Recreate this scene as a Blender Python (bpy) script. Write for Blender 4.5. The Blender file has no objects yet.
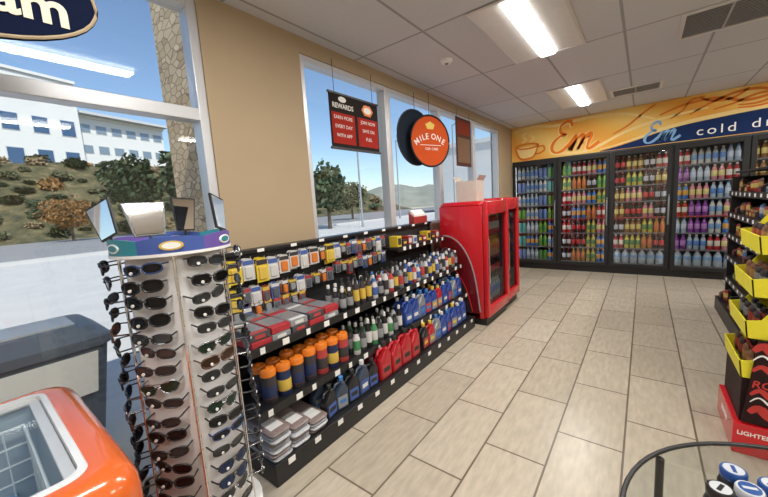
import bpy, bmesh, math, random
from mathutils import Vector, Matrix, noise as mnoise
random.seed(7)
S = bpy.context.scene
C = S.collection
pi = math.pi
R = math.radians
ORD = ['first','second','third','fourth','fifth','sixth','seventh','eighth','ninth','tenth','eleventh','twelfth','thirteenth','fourteenth','fifteenth','sixteenth','seventeenth','eighteenth','nineteenth','twentieth','twenty-first','twenty-second','twenty-third','twenty-fourth','twenty-fifth','twenty-sixth']

# ------------------------------------------------------------------ materials
MATS = {}
def M(name, col, rough=.5, metal=0, var=.07, scale=18, emit=0, coat=0, spec=.5):
    if name in MATS: return MATS[name]
    m = bpy.data.materials.new(name); m.use_nodes = True
    nt = m.node_tree; b = nt.nodes['Principled BSDF']
    b.inputs['Roughness'].default_value = rough
    b.inputs['Metallic'].default_value = metal
    b.inputs['Coat Weight'].default_value = coat
    b.inputs['Specular IOR Level'].default_value = spec
    tc = nt.nodes.new('ShaderNodeTexCoord'); nz = nt.nodes.new('ShaderNodeTexNoise')
    nz.inputs['Scale'].default_value = scale; nz.inputs['Detail'].default_value = 3
    mx = nt.nodes.new('ShaderNodeMix'); mx.data_type = 'RGBA'
    nt.links.new(tc.outputs['Object'], nz.inputs['Vector'])
    nt.links.new(nz.outputs[0], mx.inputs[0])
    lo = [max(0, c*(1-var)) for c in col]; hi = [min(1, c*(1+var)) for c in col]
    mx.inputs[6].default_value = (*lo, 1); mx.inputs[7].default_value = (*hi, 1)
    nt.links.new(mx.outputs[2], b.inputs['Base Color'])
    if emit:
        b.inputs['Emission Color'].default_value = (*col, 1)
        b.inputs['Emission Strength'].default_value = emit
    MATS[name] = m
    return m

def clear(name, tint=(1,1,1), gloss=.05, rough=.02):
    if name in MATS: return MATS[name]
    m = bpy.data.materials.new(name); m.use_nodes = True
    nt = m.node_tree; nt.nodes.clear()
    o = nt.nodes.new('ShaderNodeOutputMaterial'); mx = nt.nodes.new('ShaderNodeMixShader')
    t = nt.nodes.new('ShaderNodeBsdfTransparent'); g = nt.nodes.new('ShaderNodeBsdfGlossy')
    t.inputs[0].default_value = (*tint, 1); g.inputs['Roughness'].default_value = rough
    mx.inputs[0].default_value = gloss
    nt.links.new(t.outputs[0], mx.inputs[1]); nt.links.new(g.outputs[0], mx.inputs[2])
    nt.links.new(mx.outputs[0], o.inputs[0])
    MATS[name]=m
    return m

def brick_mat(name, c1, c2, cm, bw, rh, mortar, offset, rot, loc, rough, streak=0, streak_scale=(1,1,1), bump=0.0, spec=.5):
    m = bpy.data.materials.new(name); m.use_nodes = True
    nt = m.node_tree; b = nt.nodes['Principled BSDF']; b.inputs['Roughness'].default_value = rough; b.inputs['Specular IOR Level'].default_value = spec
    tc = nt.nodes.new('ShaderNodeTexCoord'); mp = nt.nodes.new('ShaderNodeMapping')
    mp.inputs['Rotation'].default_value = (0,0,rot); mp.inputs['Location'].default_value = loc
    br = nt.nodes.new('ShaderNodeTexBrick')
    br.inputs['Scale'].default_value = 1; br.inputs['Brick Width'].default_value = bw; br.inputs['Row Height'].default_value = rh
    br.inputs['Mortar Size'].default_value = mortar; br.inputs['Mortar Smooth'].default_value = .1; br.inputs['Bias'].default_value = 0
    br.offset = offset; br.offset_frequency = 2; br.squash = 1
    br.inputs['Color1'].default_value = (*c1,1); br.inputs['Color2'].default_value = (*c2,1); br.inputs['Mortar'].default_value = (*cm,1)
    nt.links.new(tc.outputs['Object'], mp.inputs[0]); nt.links.new(mp.outputs[0], br.inputs['Vector'])
    nz = nt.nodes.new('ShaderNodeTexNoise'); mp2 = nt.nodes.new('ShaderNodeMapping'); mp2.inputs['Scale'].default_value = streak_scale
    nz.inputs['Scale'].default_value = 6; nz.inputs['Detail'].default_value = 5
    nt.links.new(tc.outputs['Object'], mp2.inputs[0]); nt.links.new(mp2.outputs[0], nz.inputs['Vector'])
    mr = nt.nodes.new('ShaderNodeMapRange'); mr.inputs[1].default_value = .3; mr.inputs[2].default_value = .7
    mr.inputs[3].default_value = 1-streak; mr.inputs[4].default_value = 1+streak*.4
    nt.links.new(nz.outputs[0], mr.inputs[0])
    mx = nt.nodes.new('ShaderNodeMix'); mx.data_type = 'RGBA'; mx.blend_type = 'MULTIPLY'; mx.inputs[0].default_value = 1
    nt.links.new(br.outputs[0], mx.inputs[6]); nt.links.new(mr.outputs[0], mx.inputs[7])
    nt.links.new(mx.outputs[2], b.inputs['Base Color'])
    return m

BLACK = M('black_metal', (.012,.012,.014), .4)
MATTEBLACK = M('matte_black', (.010,.010,.011), .7)
CHROME = M('chrome', (.75,.76,.78), .18, 1, .03)
ALU = M('aluminium_frame', (.62,.63,.66), .38, .35, .04)
WHITE = M('white_plastic', (.82,.82,.82), .4, 0, .03)
PAPER = M('white_paper', (.85,.85,.83), .6, 0, .03)
GREY = M('grey_plastic', (.25,.26,.28), .5)
RED = M('red_enamel', (.56,.010,.018), .25, 0, .05, coat=.4)
ORANGE = M('orange_enamel', (.66,.125,.022), .2, 0, .06, 4, coat=.5)
NAVY = M('navy_print', (.014,.032,.11), .85, spec=.1)
NAVYS = M('navy_sign', (.006,.010,.030), .9, spec=.05)
YEL = M('yellow_card', (.78,.70,.03), .5)
GLASS = clear('window_glass', (.97,.985,.98), .035)
COOLGLASS = clear('cooler_glass', (.93,.94,.95), .045)
TABLEGLASS = clear('table_glass', (.90,.93,.93), .07)
MIRROR = M('mirror_silver', (.88,.88,.88), .04, 1, .01)
CARD = M('cardboard_pale', (.58,.53,.46), .8)

# ------------------------------------------------------------------ geometry helpers
class MB:
    def __init__(s): s.v=[]; s.f=[]; s.m=[]; s.M=None
    def add(s, vs, fs, mi=0):
        b = len(s.v)
        for p in vs:
            p = Vector(p)
            s.v.append(tuple(s.M @ p) if s.M else tuple(p))
        for i, f in enumerate(fs):
            s.f.append([b+k for k in f]); s.m.append(mi[i] if isinstance(mi, list) else mi)
        return s
    def box(s, x0,x1,y0,y1,z0,z1, mi=0):
        return s.add([(x0,y0,z0),(x1,y0,z0),(x1,y1,z0),(x0,y1,z0),(x0,y0,z1),(x1,y0,z1),(x1,y1,z1),(x0,y1,z1)],
              [(0,3,2,1),(4,5,6,7),(0,1,5,4),(1,2,6,5),(2,3,7,6),(3,0,4,7)], mi)
    def lathe(s, prof, n=16, mi=0, c=(0,0,0), sy=1):
        vs=[]; fs=[]; ms=[]
        for (r,z) in prof:
            for k in range(n):
                a=2*pi*k/n; vs.append((c[0]+r*math.cos(a), c[1]+sy*r*math.sin(a), c[2]+z))
        for i in range(len(prof)-1):
            for k in range(n):
                k2=(k+1)%n; fs.append((i*n+k, i*n+k2, (i+1)*n+k2, (i+1)*n+k)); ms.append(mi[i] if isinstance(mi,list) else mi)
        fs.append(tuple(range(n-1,-1,-1))); ms.append(mi[0] if isinstance(mi,list) else mi)
        L=len(prof)-1; fs.append(tuple(L*n+k for k in range(n))); ms.append(mi[-1] if isinstance(mi,list) else mi)
        return s.add(vs,fs,ms)
    def tube(s, pts, r, n=6, mi=0, closed=False):
        pts=[Vector(p) for p in pts]; N=len(pts); vs=[]; fs=[]
        for i,p in enumerate(pts):
            if closed: t=pts[(i+1)%N]-pts[i-1]
            else: t=pts[min(i+1,N-1)]-pts[max(i-1,0)]
            t.normalize()
            u = t.cross(Vector((0,0,1)))
            if u.length<.1: u = t.cross(Vector((0,1,0)))
            u.normalize(); w=u.cross(t)
            rr_=r[i] if isinstance(r,list) else r
            for k in range(n):
                a=2*pi*k/n; vs.append(p+u*rr_*math.cos(a)+w*rr_*math.sin(a))
        for i in range(N if closed else N-1):
            j=(i+1)%N
            for k in range(n):
                k2=(k+1)%n; fs.append((i*n+k,i*n+k2,j*n+k2,j*n+k))
        if not closed:
            fs.append(tuple(range(n))); fs.append(tuple((N-1)*n+k for k in range(n)))
        return s.add(vs,fs,mi)
    def ribbon(s, pts, wd, y, th=.0012, mi=0):
        """flat brush stroke in the xz plane"""
        N=len(pts); L=[];Rr=[]
        for i,p in enumerate(pts):
            a=pts[max(i-1,0)]; b=pts[min(i+1,N-1)]; dx,dz=b[0]-a[0],b[1]-a[1]; l=math.hypot(dx,dz) or 1
            w=wd[i] if isinstance(wd,list) else wd
            L.append((p[0]-dz/l*w/2,y,p[1]+dx/l*w/2)); Rr.append((p[0]+dz/l*w/2,y,p[1]-dx/l*w/2))
        vs=L+Rr; fs=[(i,i+1,N+i+1,N+i) for i in range(N-1)]
        return s.add(vs,fs,mi)
    def prism(s, poly, axis, a0, a1, mi=0):
        n=len(poly)
        def P(p,a):
            if axis=='x': return (a,p[0],p[1])
            if axis=='y': return (p[0],a,p[1])
            return (p[0],p[1],a)
        vs=[P(p,a0) for p in poly]+[P(p,a1) for p in poly]
        fs=[tuple(range(n)), tuple(range(2*n-1,n-1,-1))]+[(i,(i+1)%n,n+(i+1)%n,n+i) for i in range(n)]
        return s.add(vs,fs,mi)
    def loft(s, loops, mi=0, cap0=True, cap1=True):
        n=len(loops[0]); vs=[p for l in loops for p in l]; fs=[]; ms=[]
        for i in range(len(loops)-1):
            for k in range(n):
                k2=(k+1)%n; fs.append((i*n+k,i*n+k2,(i+1)*n+k2,(i+1)*n+k)); ms.append(mi[i] if isinstance(mi,list) else mi)
        if cap0: fs.append(tuple(range(n-1,-1,-1))); ms.append(mi[0] if isinstance(mi,list) else mi)
        if cap1: fs.append(tuple((len(loops)-1)*n+k for k in range(n))); ms.append(mi[-1] if isinstance(mi,list) else mi)
        return s.add(vs,fs,ms)
    def build(s, name, mats, parent=None, loc=(0,0,0), rot=(0,0,0), smooth=0, bevel=0, seg=2):
        if not isinstance(mats,(list,tuple)): mats=[mats]
        me=bpy.data.meshes.new(name); me.from_pydata(s.v,[],s.f)
        for m in mats: me.materials.append(m)
        me.polygons.foreach_set('material_index', s.m)
        bm=bmesh.new(); bm.from_mesh(me); bmesh.ops.recalc_face_normals(bm, faces=bm.faces)
        if bevel:
            es=[e for e in bm.edges if len(e.link_faces)==2 and e.calc_face_angle(0)>R(35)]
            bmesh.ops.bevel(bm, geom=es, offset=bevel, segments=seg, affect='EDGES', profile=.5, clamp_overlap=True)
        bm.to_mesh(me); bm.free()
        if smooth:
            me.shade_smooth(); me.set_sharp_from_angle(angle=R(smooth))
        me.update()
        o=bpy.data.objects.new(name,me); C.objects.link(o); o.location=loc; o.rotation_euler=rot
        if parent: o.parent=parent
        return o
def rrect(x0,x1,y0,y1,r,z,n=6):
    out=[]
    for cx,cy,a0 in ((x1-r,y1-r,0),(x0+r,y1-r,90),(x0+r,y0+r,180),(x1-r,y0+r,270)):
        for k in range(n+1):
            a=R(a0+90*k/n); out.append((cx+r*math.cos(a), cy+r*math.sin(a), z))
    return out
def catmull(P, n=8):
    out=[]
    for i in range(len(P)-1):
        p0=P[max(i-1,0)]; p1=P[i]; p2=P[i+1]; p3=P[min(i+2,len(P)-1)]
        for k in range(n):
            t=k/n
            out.append(tuple(.5*((2*p1[d])+(-p0[d]+p2[d])*t+(2*p0[d]-5*p1[d]+4*p2[d]-p3[d])*t*t+(-p0[d]+3*p1[d]-3*p2[d]+p3[d])*t**3) for d in range(len(p1))))
    out.append(tuple(P[-1])); return out
def tag(o, label, cat, group=None, kind=None):
    o['label']=label; o['category']=cat
    if group: o['group']=group
    if kind: o['kind']=kind
    return o
def thing(name, label, cat, loc=(0,0,0), rotz=0, group=None):
    o=bpy.data.objects.new(name,None); C.objects.link(o); o.location=loc; o.rotation_euler=(0,0,rotz); o.empty_display_size=.1
    return tag(o,label,cat,group)
def struct(o): o['kind']='structure'; return o
def dup(root, loc, rotz=None, label=None, group=None, name=None):
    r=root.copy(); C.objects.link(r); r.location=loc
    if rotz is not None: r.rotation_euler=(0,0,rotz)
    if label: r['label']=label
    if group: r['group']=group
    for ch in list(root.children):
        c=ch.copy(); C.objects.link(c); c.parent=r
        for g in list(ch.children):
            d=g.copy(); C.objects.link(d); d.parent=c
    return r
PROTOS=[]
class Proto:
    """first placement moves the original, later ones copy it"""
    def __init__(s, root): s.root=root; s.used=False; s.sc=root.scale.copy(); PROTOS.append(s)
    def put(s, loc, rotz=0, label=None, group=None, jit=0):
        if not s.used:
            s.used=True; r=s.root; r.location=loc; r.rotation_euler=(0,0,rotz)
            if label: r['label']=label
            if group: r['group']=group
        else: r=dup(s.root, loc, rotz, label, group)
        k=1+random.uniform(-jit,jit) if jit else 1
        r.scale=(s.sc[0],s.sc[1],s.sc[2]*k)
        return r
def text(body, size, mat, parent, loc, rot, ext=.001, shear=0, off=0, sx=1, name='lettering', align='CENTER', sp=1):
    cu=bpy.data.curves.new(name,'FONT'); cu.body=body; cu.size=size; cu.extrude=ext; cu.shear=shear; cu.offset=off; cu.space_character=sp
    cu.align_x=align; cu.align_y='CENTER'; cu.resolution_u=4
    t=bpy.data.objects.new('tmp',cu); C.objects.link(t); bpy.context.view_layer.update()
    me=bpy.data.meshes.new_from_object(t.evaluated_get(bpy.context.evaluated_depsgraph_get()))
    bpy.data.objects.remove(t)
    me.materials.clear(); me.materials.append(mat)
    o=bpy.data.objects.new(name,me); C.objects.link(o); o.parent=parent; o.location=loc; o.rotation_euler=rot; o.scale=(sx,1,1)
    return o
FX=(pi/2,0,pi/2)      # lettering that faces +X
FY=(pi/2,0,0)         # lettering that faces -Y

# ------------------------------------------------------------------ camera
yaw,pitch,roll,f=R(38),R(7.5),R(3.7),335.0
F=Vector((-math.sin(yaw)*math.cos(pitch), math.cos(yaw)*math.cos(pitch), -math.sin(pitch)))
R0=Vector((math.cos(yaw),math.sin(yaw),0)); U0=R0.cross(F)
Rv=R0*math.cos(roll)-U0*math.sin(roll); Uv=R0*math.sin(roll)+U0*math.cos(roll)
cam=bpy.data.cameras.new('camera'); co=bpy.data.objects.new('camera',cam); C.objects.link(co)
m3=Matrix((Rv,Uv,-F)).transposed()
co.matrix_world=Matrix.Translation((0,0,1.45)) @ m3.to_4x4()
cam.sensor_width=36; cam.sensor_fit='HORIZONTAL'; cam.lens=36*f/768; cam.clip_start=.03; cam.clip_end=600
S.camera=co

# ------------------------------------------------------------------ room shell
WX=-2.1; YB=6.95; CH=2.75
FLOOR=brick_mat('floor_tiles',(.445,.385,.30),(.53,.465,.37),(.16,.125,.09),.66,.33,.0055,.5,pi/2,(.12,.05,0),.30,.17,(6,1.4,1),spec=.42)
CEIL=brick_mat('ceiling_tiles',(.64,.65,.68),(.60,.61,.64),(.35,.35,.37),1.22,.61,.011,0,pi/2,(0,-.44,0),.9,.04,(8,8,8))
WALL=M('tan_wall_paint',(.42,.32,.205),.75,0,.05,3)
DARKWALL=M('cream_wall_paint',(.60,.51,.40),.8,0,.04,3)
struct(MB().box(WX-.15,3.6,-2.6,7.8,-.1,0).build('floor',FLOOR))
struct(MB().box(WX-.15,3.6,-2.6,7.8,CH,CH+.1).build('ceiling',CEIL))
w=MB()
w.box(WX-.15,WX,1.06,1.80,0,CH)
w.box(WX-.15,WX,1.80,7.8,0,1.16)
w.box(WX-.15,WX,1.80,7.8,2.63,CH)
w.box(WX-.15,WX,6.24,7.8,1.16,2.63)
w.box(WX-.15,WX,-2.6,1.06,2.70,CH)
w.box(WX-.15,WX,-2.6,-1.6,0,2.70)
struct(w.build('wall_left',WALL))
struct(MB().box(3.6,3.75,-2.6,7.8,-.1,CH+.1).build('wall_right',DARKWALL))
struct(MB().box(WX-.15,3.6,-2.75,-2.6,-.1,CH+.1).build('wall_rear',DARKWALL))
w=MB()
w.box(WX,3.6,YB+.02,YB+.12,2.10,CH); w.box(WX,-2.083,YB,7.8,0,2.10); w.box(1.958,3.6,YB,YB+.12,0,2.10); w.box(WX,3.6,7.75,7.8,0,CH)
struct(w.build('wall_back',DARKWALL))

def window(nm, y0,y1,z0,z1, fw=.045, trans=None, mull=()):
    m=MB(); xa,xb=WX-.11,WX-.01
    m.box(xa,xb,y0,y0+fw,z0,z1); m.box(xa,xb,y1-fw,y1,z0,z1); m.box(xa,xb,y0+fw,y1-fw,z0,z0+fw); m.box(xa,xb,y0+fw,y1-fw,z1-fw,z1)
    if trans: m.box(xa,xb,y0+fw,y1-fw,trans-.035,trans+.035)
    for q in mull: m.box(xa,xb,q-.03,q+.03,z0+fw,z1-fw)
    o=struct(m.build(nm,ALU,bevel=.004))
    g=MB().box(WX-.063,WX-.057,y0+fw*.5,y1-fw*.5,z0+fw*.5,z1-fw*.5).build('window_pane',GLASS,o)
    return o
window('window_1',-1.6,1.06,0,2.70,.055,2.05,(-.75,))
ys=[1.80,2.91,4.02,5.13,6.24]
for i in range(4): window('window_%d'%(i+2), ys[i],ys[i+1],1.16,2.63)
struct(MB().box(WX,WX+.012,1.06,YB,0,.09).build('baseboard_left',BLACK))

# ------------------------------------------------------------------ ceiling fittings
LAMP=M('lamp_diffuser',(1.0,.98,.93),.5,emit=8)
TROFF=M('troffer_white',(.70,.69,.67),.35)
def troffer(x,y,label):
    t=thing('ceiling_light',label,'ceiling light',(x,y,CH),0,'fluorescent ceiling lights')
    m=MB(); a,b=.30,.605
    m.loft([[(-a,-b,-.006),(a,-b,-.006),(a,b,-.006),(-a,b,-.006)],[(-a+.02,-b+.02,-.012),(a-.02,-b+.02,-.012),(a-.02,b-.02,-.012),(-a+.02,b-.02,-.012)],
            [(-.10,-b+.04,-.003),(.10,-b+.04,-.003),(.10,b-.04,-.003),(-.10,b-.04,-.003)]],0)
    m.build('housing',TROFF,t)
    MB().prism([(-.075,-.012),(-.055,-.034),(.055,-.034),(.075,-.012)],'y',-b+.05,b-.05).build('diffuser',LAMP,t)
    l=bpy.data.lights.new('lamp','AREA'); l.shape='RECTANGLE'; l.size=.15; l.size_y=1.1; l.energy=32; l.color=(1,.97,.915)
    lo=bpy.data.objects.new('lamp',l); C.objects.link(lo); lo.location=(x,y,CH-.045)
spots=[(-.745,3.05,'long fluorescent ceiling light nearest the camera, above the tiled aisle'),(-.745,5.49,'far fluorescent ceiling light before the painted cooler wall'),
       (-.745,.61,'fluorescent ceiling light above the camera position'),(1.695,3.05,'fluorescent ceiling light above the right-hand aisle'),
       (1.695,5.49,'fluorescent ceiling light at right end of the cooler wall'),(1.695,.61,'fluorescent ceiling light behind the right display'),(.5,-1.5,'fluorescent ceiling light at the rear of the shop')]
for s_ in spots: troffer(*s_)
SLAT=M('vent_slat_grey',(.42,.42,.43),.5); DUCT=M('vent_duct_dark',(.05,.05,.055),.8)
def vent(x,y,label,wx,wy):
    t=thing('ceiling_vent',label,'vent',(x,y,CH),0,'ceiling vents')
    m=MB(); a,b=wx/2,wy/2
    m.box(-a,a,-b,-b+.03,-.014,-.002).box(-a,a,b-.03,b,-.014,-.002).box(-a,-a+.03,-b+.03,b-.03,-.014,-.002).box(a-.03,a,-b+.03,b-.03,-.014,-.002)
    m.build('frame',TROFF,t); MB().box(-a+.03,a-.03,-b+.03,b-.03,-.005,-.002).build('duct_opening',DUCT,t)
    n=int((wy-.06)/.032)
    for i in range(n):
        q=-b+.036+i*.032
        s=MB(); s.prism([(q,-.013),(q+.012,-.013),(q+.020,-.006),(q+.008,-.006)],'x',-a+.03,a-.03).build('slat',SLAT,t)
    MB().box(-.008,.008,-b+.03,b-.03,-.016,-.0135).build('cross_bar',SLAT,t)
vent(.48,3.95,'grey slatted ceiling vent at the top right near the camera',.58,.58)
vent(-.13,5.80,'small slatted ceiling vent beside the far ceiling light',.55,.40)
t=thing('smoke_detector','small round white detector on the ceiling above the shelf','detector',(-1.50,3.05,CH))
MB().lathe([(.055,0),(.055,-.018),(.04,-.035)],20).build('housing',WHITE,t,smooth=40); MB().lathe([(.018,-.035),(.014,-.045)],12).build('sensor',GREY,t)

# ------------------------------------------------------------------ wall mural over the coolers
def mural_mat():
    m=bpy.data.materials.new('mural_print'); m.use_nodes=True; nt=m.node_tree; b=nt.nodes['Principled BSDF']; b.inputs['Roughness'].default_value=.7; b.inputs['Specular IOR Level'].default_value=.15
    tc=nt.nodes.new('ShaderNodeTexCoord'); wv=nt.nodes.new('ShaderNodeTexWave'); wv.inputs['Scale'].default_value=.40; wv.inputs['Distortion'].default_value=2.5; wv.inputs['Detail'].default_value=1; wv.inputs['Detail Scale'].default_value=.6
    mp=nt.nodes.new('ShaderNodeMapping'); mp.inputs['Rotation'].default_value=(0,R(55),0)
    cr=nt.nodes.new('ShaderNodeValToRGB'); e=cr.color_ramp.elements
    e[0].position=0; e[0].color=(.80,.38,.07,1); e[1].position=1; e[1].color=(.86,.58,.18,1)
    x=cr.color_ramp.elements.new(.5); x.color=(.84,.49,.11,1)
    nt.links.new(tc.outputs['Object'],mp.inputs[0]); nt.links.new(mp.outputs[0],wv.inputs[0]); nt.links.new(wv.outputs[0],cr.inputs[0]); nt.links.new(cr.outputs[0],b.inputs['Base Color'])
    return m
MO=M('mural_orange',(.70,.20,.03),.7,spec=.15); ML=M('mural_light',(.90,.66,.28),.7,spec=.15); MR=M('mural_red',(.78,.19,.02),.7,spec=.15); MBL=M('mural_blue',(.22,.42,.70),.7,spec=.15)
t=thing('wall_mural','orange and yellow painted mural with navy wave above the coolers','mural',(0,YB,0))
MB().box(WX+.01,3.5,.0,.018,2.10,CH-.005).build('background',mural_mat(),t)
top=catmull([(-.62,2.115),(-.4,2.15),(-.1,2.22),(.2,2.30),(.5,2.35),(.9,2.385),(1.3,2.41),(1.8,2.42),(2.4,2.38),(3.4,2.28)],5)
bot=catmull([(-.62,2.105),(-.4,2.106),(-.1,2.107),(.2,2.11),(.5,2.11),(.9,2.11),(1.3,2.11),(1.8,2.12),(2.4,2.13),(3.4,2.15)],5)
MB().prism(top+bot[::-1],'y',-.003,-.001).build('navy_wave',NAVY,t)
MB().ribbon([(x,z+.03) for x,z in top],[.012+.05*min(1,max(0,(x+.62)/1.2)) for x,_ in top],-.0025).build('light_band',ML,t)
def stroke(pts,w0,mat,y=-.004,name='brush_line',taper=True):
    p=catmull(pts,8); n=len(p)
    wd=[w0*(.35+.65*math.sin(pi*(i+.5)/n)**.6) if taper else w0 for i in range(n)]
    MB().ribbon(p,wd,y).build(name,mat,t)
# sweeping hand-drawn lines
for pts,w0,mt in (([(-2.05,2.66),(-1.7,2.71),(-1.3,2.66),(-.8,2.70),(-.3,2.66),(.1,2.50)],.05,ML),([(-1.3,2.16),(-.9,2.14),(-.65,2.20),(-.3,2.36),(.15,2.48),(.7,2.54)],.045,ML),
    ([(.15,2.54),(.45,2.64),(.8,2.65),(1.05,2.56),(1.3,2.58),(1.7,2.68)],.04,MO),([(.50,2.48),(.72,2.60),(1.0,2.69),(1.25,2.67),(1.35,2.57),(1.2,2.50),(1.0,2.51)],.035,MO),([(.75,2.50),(.95,2.54),(1.2,2.62),(1.5,2.60),(1.9,2.56)],.03,MO),
    ([(.6,2.70),(.75,2.62),(.95,2.62),(1.1,2.72)],.03,MR),([(1.0,2.47),(1.2,2.46),(1.5,2.50),(2.0,2.48)],.025,MR),([(-.45,2.36),(-.25,2.46),(-.05,2.62),(.1,2.72)],.03,MO),([(.28,2.46),(.42,2.56),(.5,2.68),(.66,2.71)],.025,MO)): stroke(pts,w0,mt)
# coffee cup drawing at the left end
MB().prism([(-2.0,2.36),(-1.62,2.36),(-1.70,2.15),(-1.92,2.15)],'y',-.003,-.001).build('cup_drawing',ML,t)
stroke([(-2.02,2.37),(-1.9,2.41),(-1.72,2.41),(-1.6,2.37),(-1.72,2.33),(-1.9,2.33),(-2.02,2.37)],.034,MO)
stroke([(-2.02,2.36),(-1.98,2.22),(-1.9,2.14),(-1.75,2.14),(-1.66,2.2),(-1.61,2.36)],.038,MO)
stroke([(-1.62,2.33),(-1.52,2.34),(-1.50,2.26),(-1.6,2.21),(-1.66,2.22)],.036,MO)
stroke([(-1.9,2.44),(-1.82,2.50),(-1.88,2.56),(-1.80,2.64)],.04,ML); stroke([(-1.75,2.44),(-1.68,2.50),(-1.74,2.57)],.035,ML)
def script_em(ox,oz,s,mat,y,w):
    def Q(l): return [(ox+(x+.22*z)*s,oz+z*s) for x,z in l]
    E=[(.50,.80),(.42,.97),(.26,.98),(.14,.84),(.20,.66),(.36,.58),(.20,.54),(.04,.38),(.02,.16),(.16,.02),(.36,.06),(.54,.24)]
    m_=[(.54,.24),(.66,.50),(.70,.44),(.66,.22),(.62,.04),(.68,.26),(.82,.50),(.90,.46),(.88,.24),(.84,.04),(.90,.26),(1.05,.50),(1.13,.44),(1.10,.22),(1.10,.06),(1.20,.04),(1.40,.20)]
    p=catmull(Q(E),8)+catmull(Q(m_),6)[1:]
    n=len(p); wd=[w*(.55+.45*abs(math.sin(i*.13))) for i in range(n)]
    MB().ribbon(p,wd,y).build('script_lettering',mat,t)
script_em(-1.41,2.16,.53,ML,-.0035,.090)
script_em(-1.40,2.17,.53,MR,-.005,.056)
script_em(-.04,2.14,.31,MBL,-.0052,.038)
text('cold',.175,PAPER,t,(.58,-.006,2.215),FY,.001,0,.0,1.12,align='LEFT',sp=1.30)
text('drinks',.175,PAPER,t,(1.14,-.006,2.225),FY,.001,0,.0,1.12,align='LEFT',sp=1.30)

# ------------------------------------------------------------------ drinks coolers
LED=M('cooler_led',(.95,.97,1.0),.5,emit=4.6)
INNER=M('cooler_inner',(.035,.035,.04),.6)
RAILW=M('price_rail_grey',(.16,.16,.17),.5); RAILR=M('price_rail_red',(.35,.05,.05),.5)
CW=.807; CX0=-2.08
SHZ=[.17,.435,.70,.965,1.23,1.495,1.755]
def cooler():
    t=thing('drinks_cooler','','cooler')
    m=MB(); W=CW
    m.box(0,W,.66,.70,.10,2.10); m.box(0,.02,.06,.66,.10,2.10); m.box(W-.02,W,.06,.66,.10,2.10); m.box(.02,W-.02,.06,.66,2.05,2.10); m.box(.02,W-.02,.06,.66,.10,.13)
    m.build('body',INNER,t)
    MB().box(0,W,.02,.66,0,.10).build('kick_plate',BLACK,t)
    o=MB(); o.box(0,.03,.0,.06,.10,2.10); o.box(W-.03,W,0,.06,.10,2.10); o.box(.03,W-.03,0,.06,2.03,2.10); o.box(.03,W-.03,0,.06,.10,.13); o.build('face_frame',BLACK,t)
    d=MB(); a,b=.012,W-.012
    d.box(a,a+.055,-.035,-.002,.12,2.07); d.box(b-.055,b,-.035,-.002,.12,2.07); d.box(a+.055,b-.055,-.035,-.002,2.00,2.07); d.box(a+.055,b-.055,-.035,-.002,.12,.18)
    dr=d.build('door',MATTEBLACK,t,bevel=.004)
    MB().box(a+.04,b-.04,-.022,-.016,.16,2.03).build('glass_pane',COOLGLASS,dr)
    MB().tube([(b-.025,-.036,.85),(b-.025,-.075,.88),(b-.025,-.075,1.28),(b-.025,-.036,1.31)],.011,8).build('handle',GREY,dr,smooth=50)
    for z in SHZ:
        s=MB()
        s.box(.03,W-.03,.10,.112,z-.012,z)
        for q in range(13): s.box(.05+q*.057,.055+q*.057,.10,.60,z-.008,z)
        s.box(.03,W-.03,.595,.60,z-.008,z)
        sh=s.build('shelf',GREY,t)
        MB().box(.03,W-.03,.088,.098,z-.016,z+.004).build('price_rail',RAILW if z!=SHZ[3] else RAILR,sh)
    for q in (.034,W-.046): MB().box(q,q+.012,.062,.075,.2,2.0).build('light_strip',LED,t)
    return t
cool=Proto(cooler())
CL=['black-framed glass-door drinks cooler furthest left on the back wall','black-framed drinks cooler under the large red script lettering','black-framed drinks cooler third from the left under the navy wave tip',
    'black-framed drinks cooler fourth from the left under the blue script lettering','black-framed drinks cooler cut off by the right edge of the photo']
for i in range(5): cool.put((CX0+i*CW,YB,0),0,CL[i],'glass-door drinks coolers')

def bottle_proto(nm, liquid, lab, cap, kind):
    def dm(c,k): 
        g=sum(c)/3
        return tuple((v*.92+g*.08)*k for v in c)
    ml=M(nm+'_drink',dm(liquid,.70),.14); mm=M(nm+'_label',dm(lab,.74),.45); mc=M(nm+'_cap',dm(cap,.76),.4)
    m=MB()
    if kind=='bottle':
        m.lathe([(.028,0),(.033,.006),(.033,.060),(.0335,.061),(.0335,.138),(.032,.141),(.029,.165),(.016,.200),(.0135,.212),(.0155,.213),(.0155,.232),(.0135,.234)],12,[0,0,0,1,1,0,0,0,2,2,2])
    elif kind=='can':
        m.lathe([(.027,0),(.032,.008),(.032,.170),(.027,.186),(.0275,.190)],12,[2,1,1,2])
    else:
        m.lathe([(.045,0),(.052,.01),(.052,.10),(.0525,.102),(.0525,.15),(.050,.155),(.04,.185),(.018,.215),(.018,.225),(.021,.226),(.021,.245)],14,[0,0,0,1,1,0,0,0,2,2])
    o=m.build('drink_'+kind,[ml,mm,mc],smooth=40); tag(o,nm,kind if kind!='jug' else 'jug')
    return Proto(o)
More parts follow.
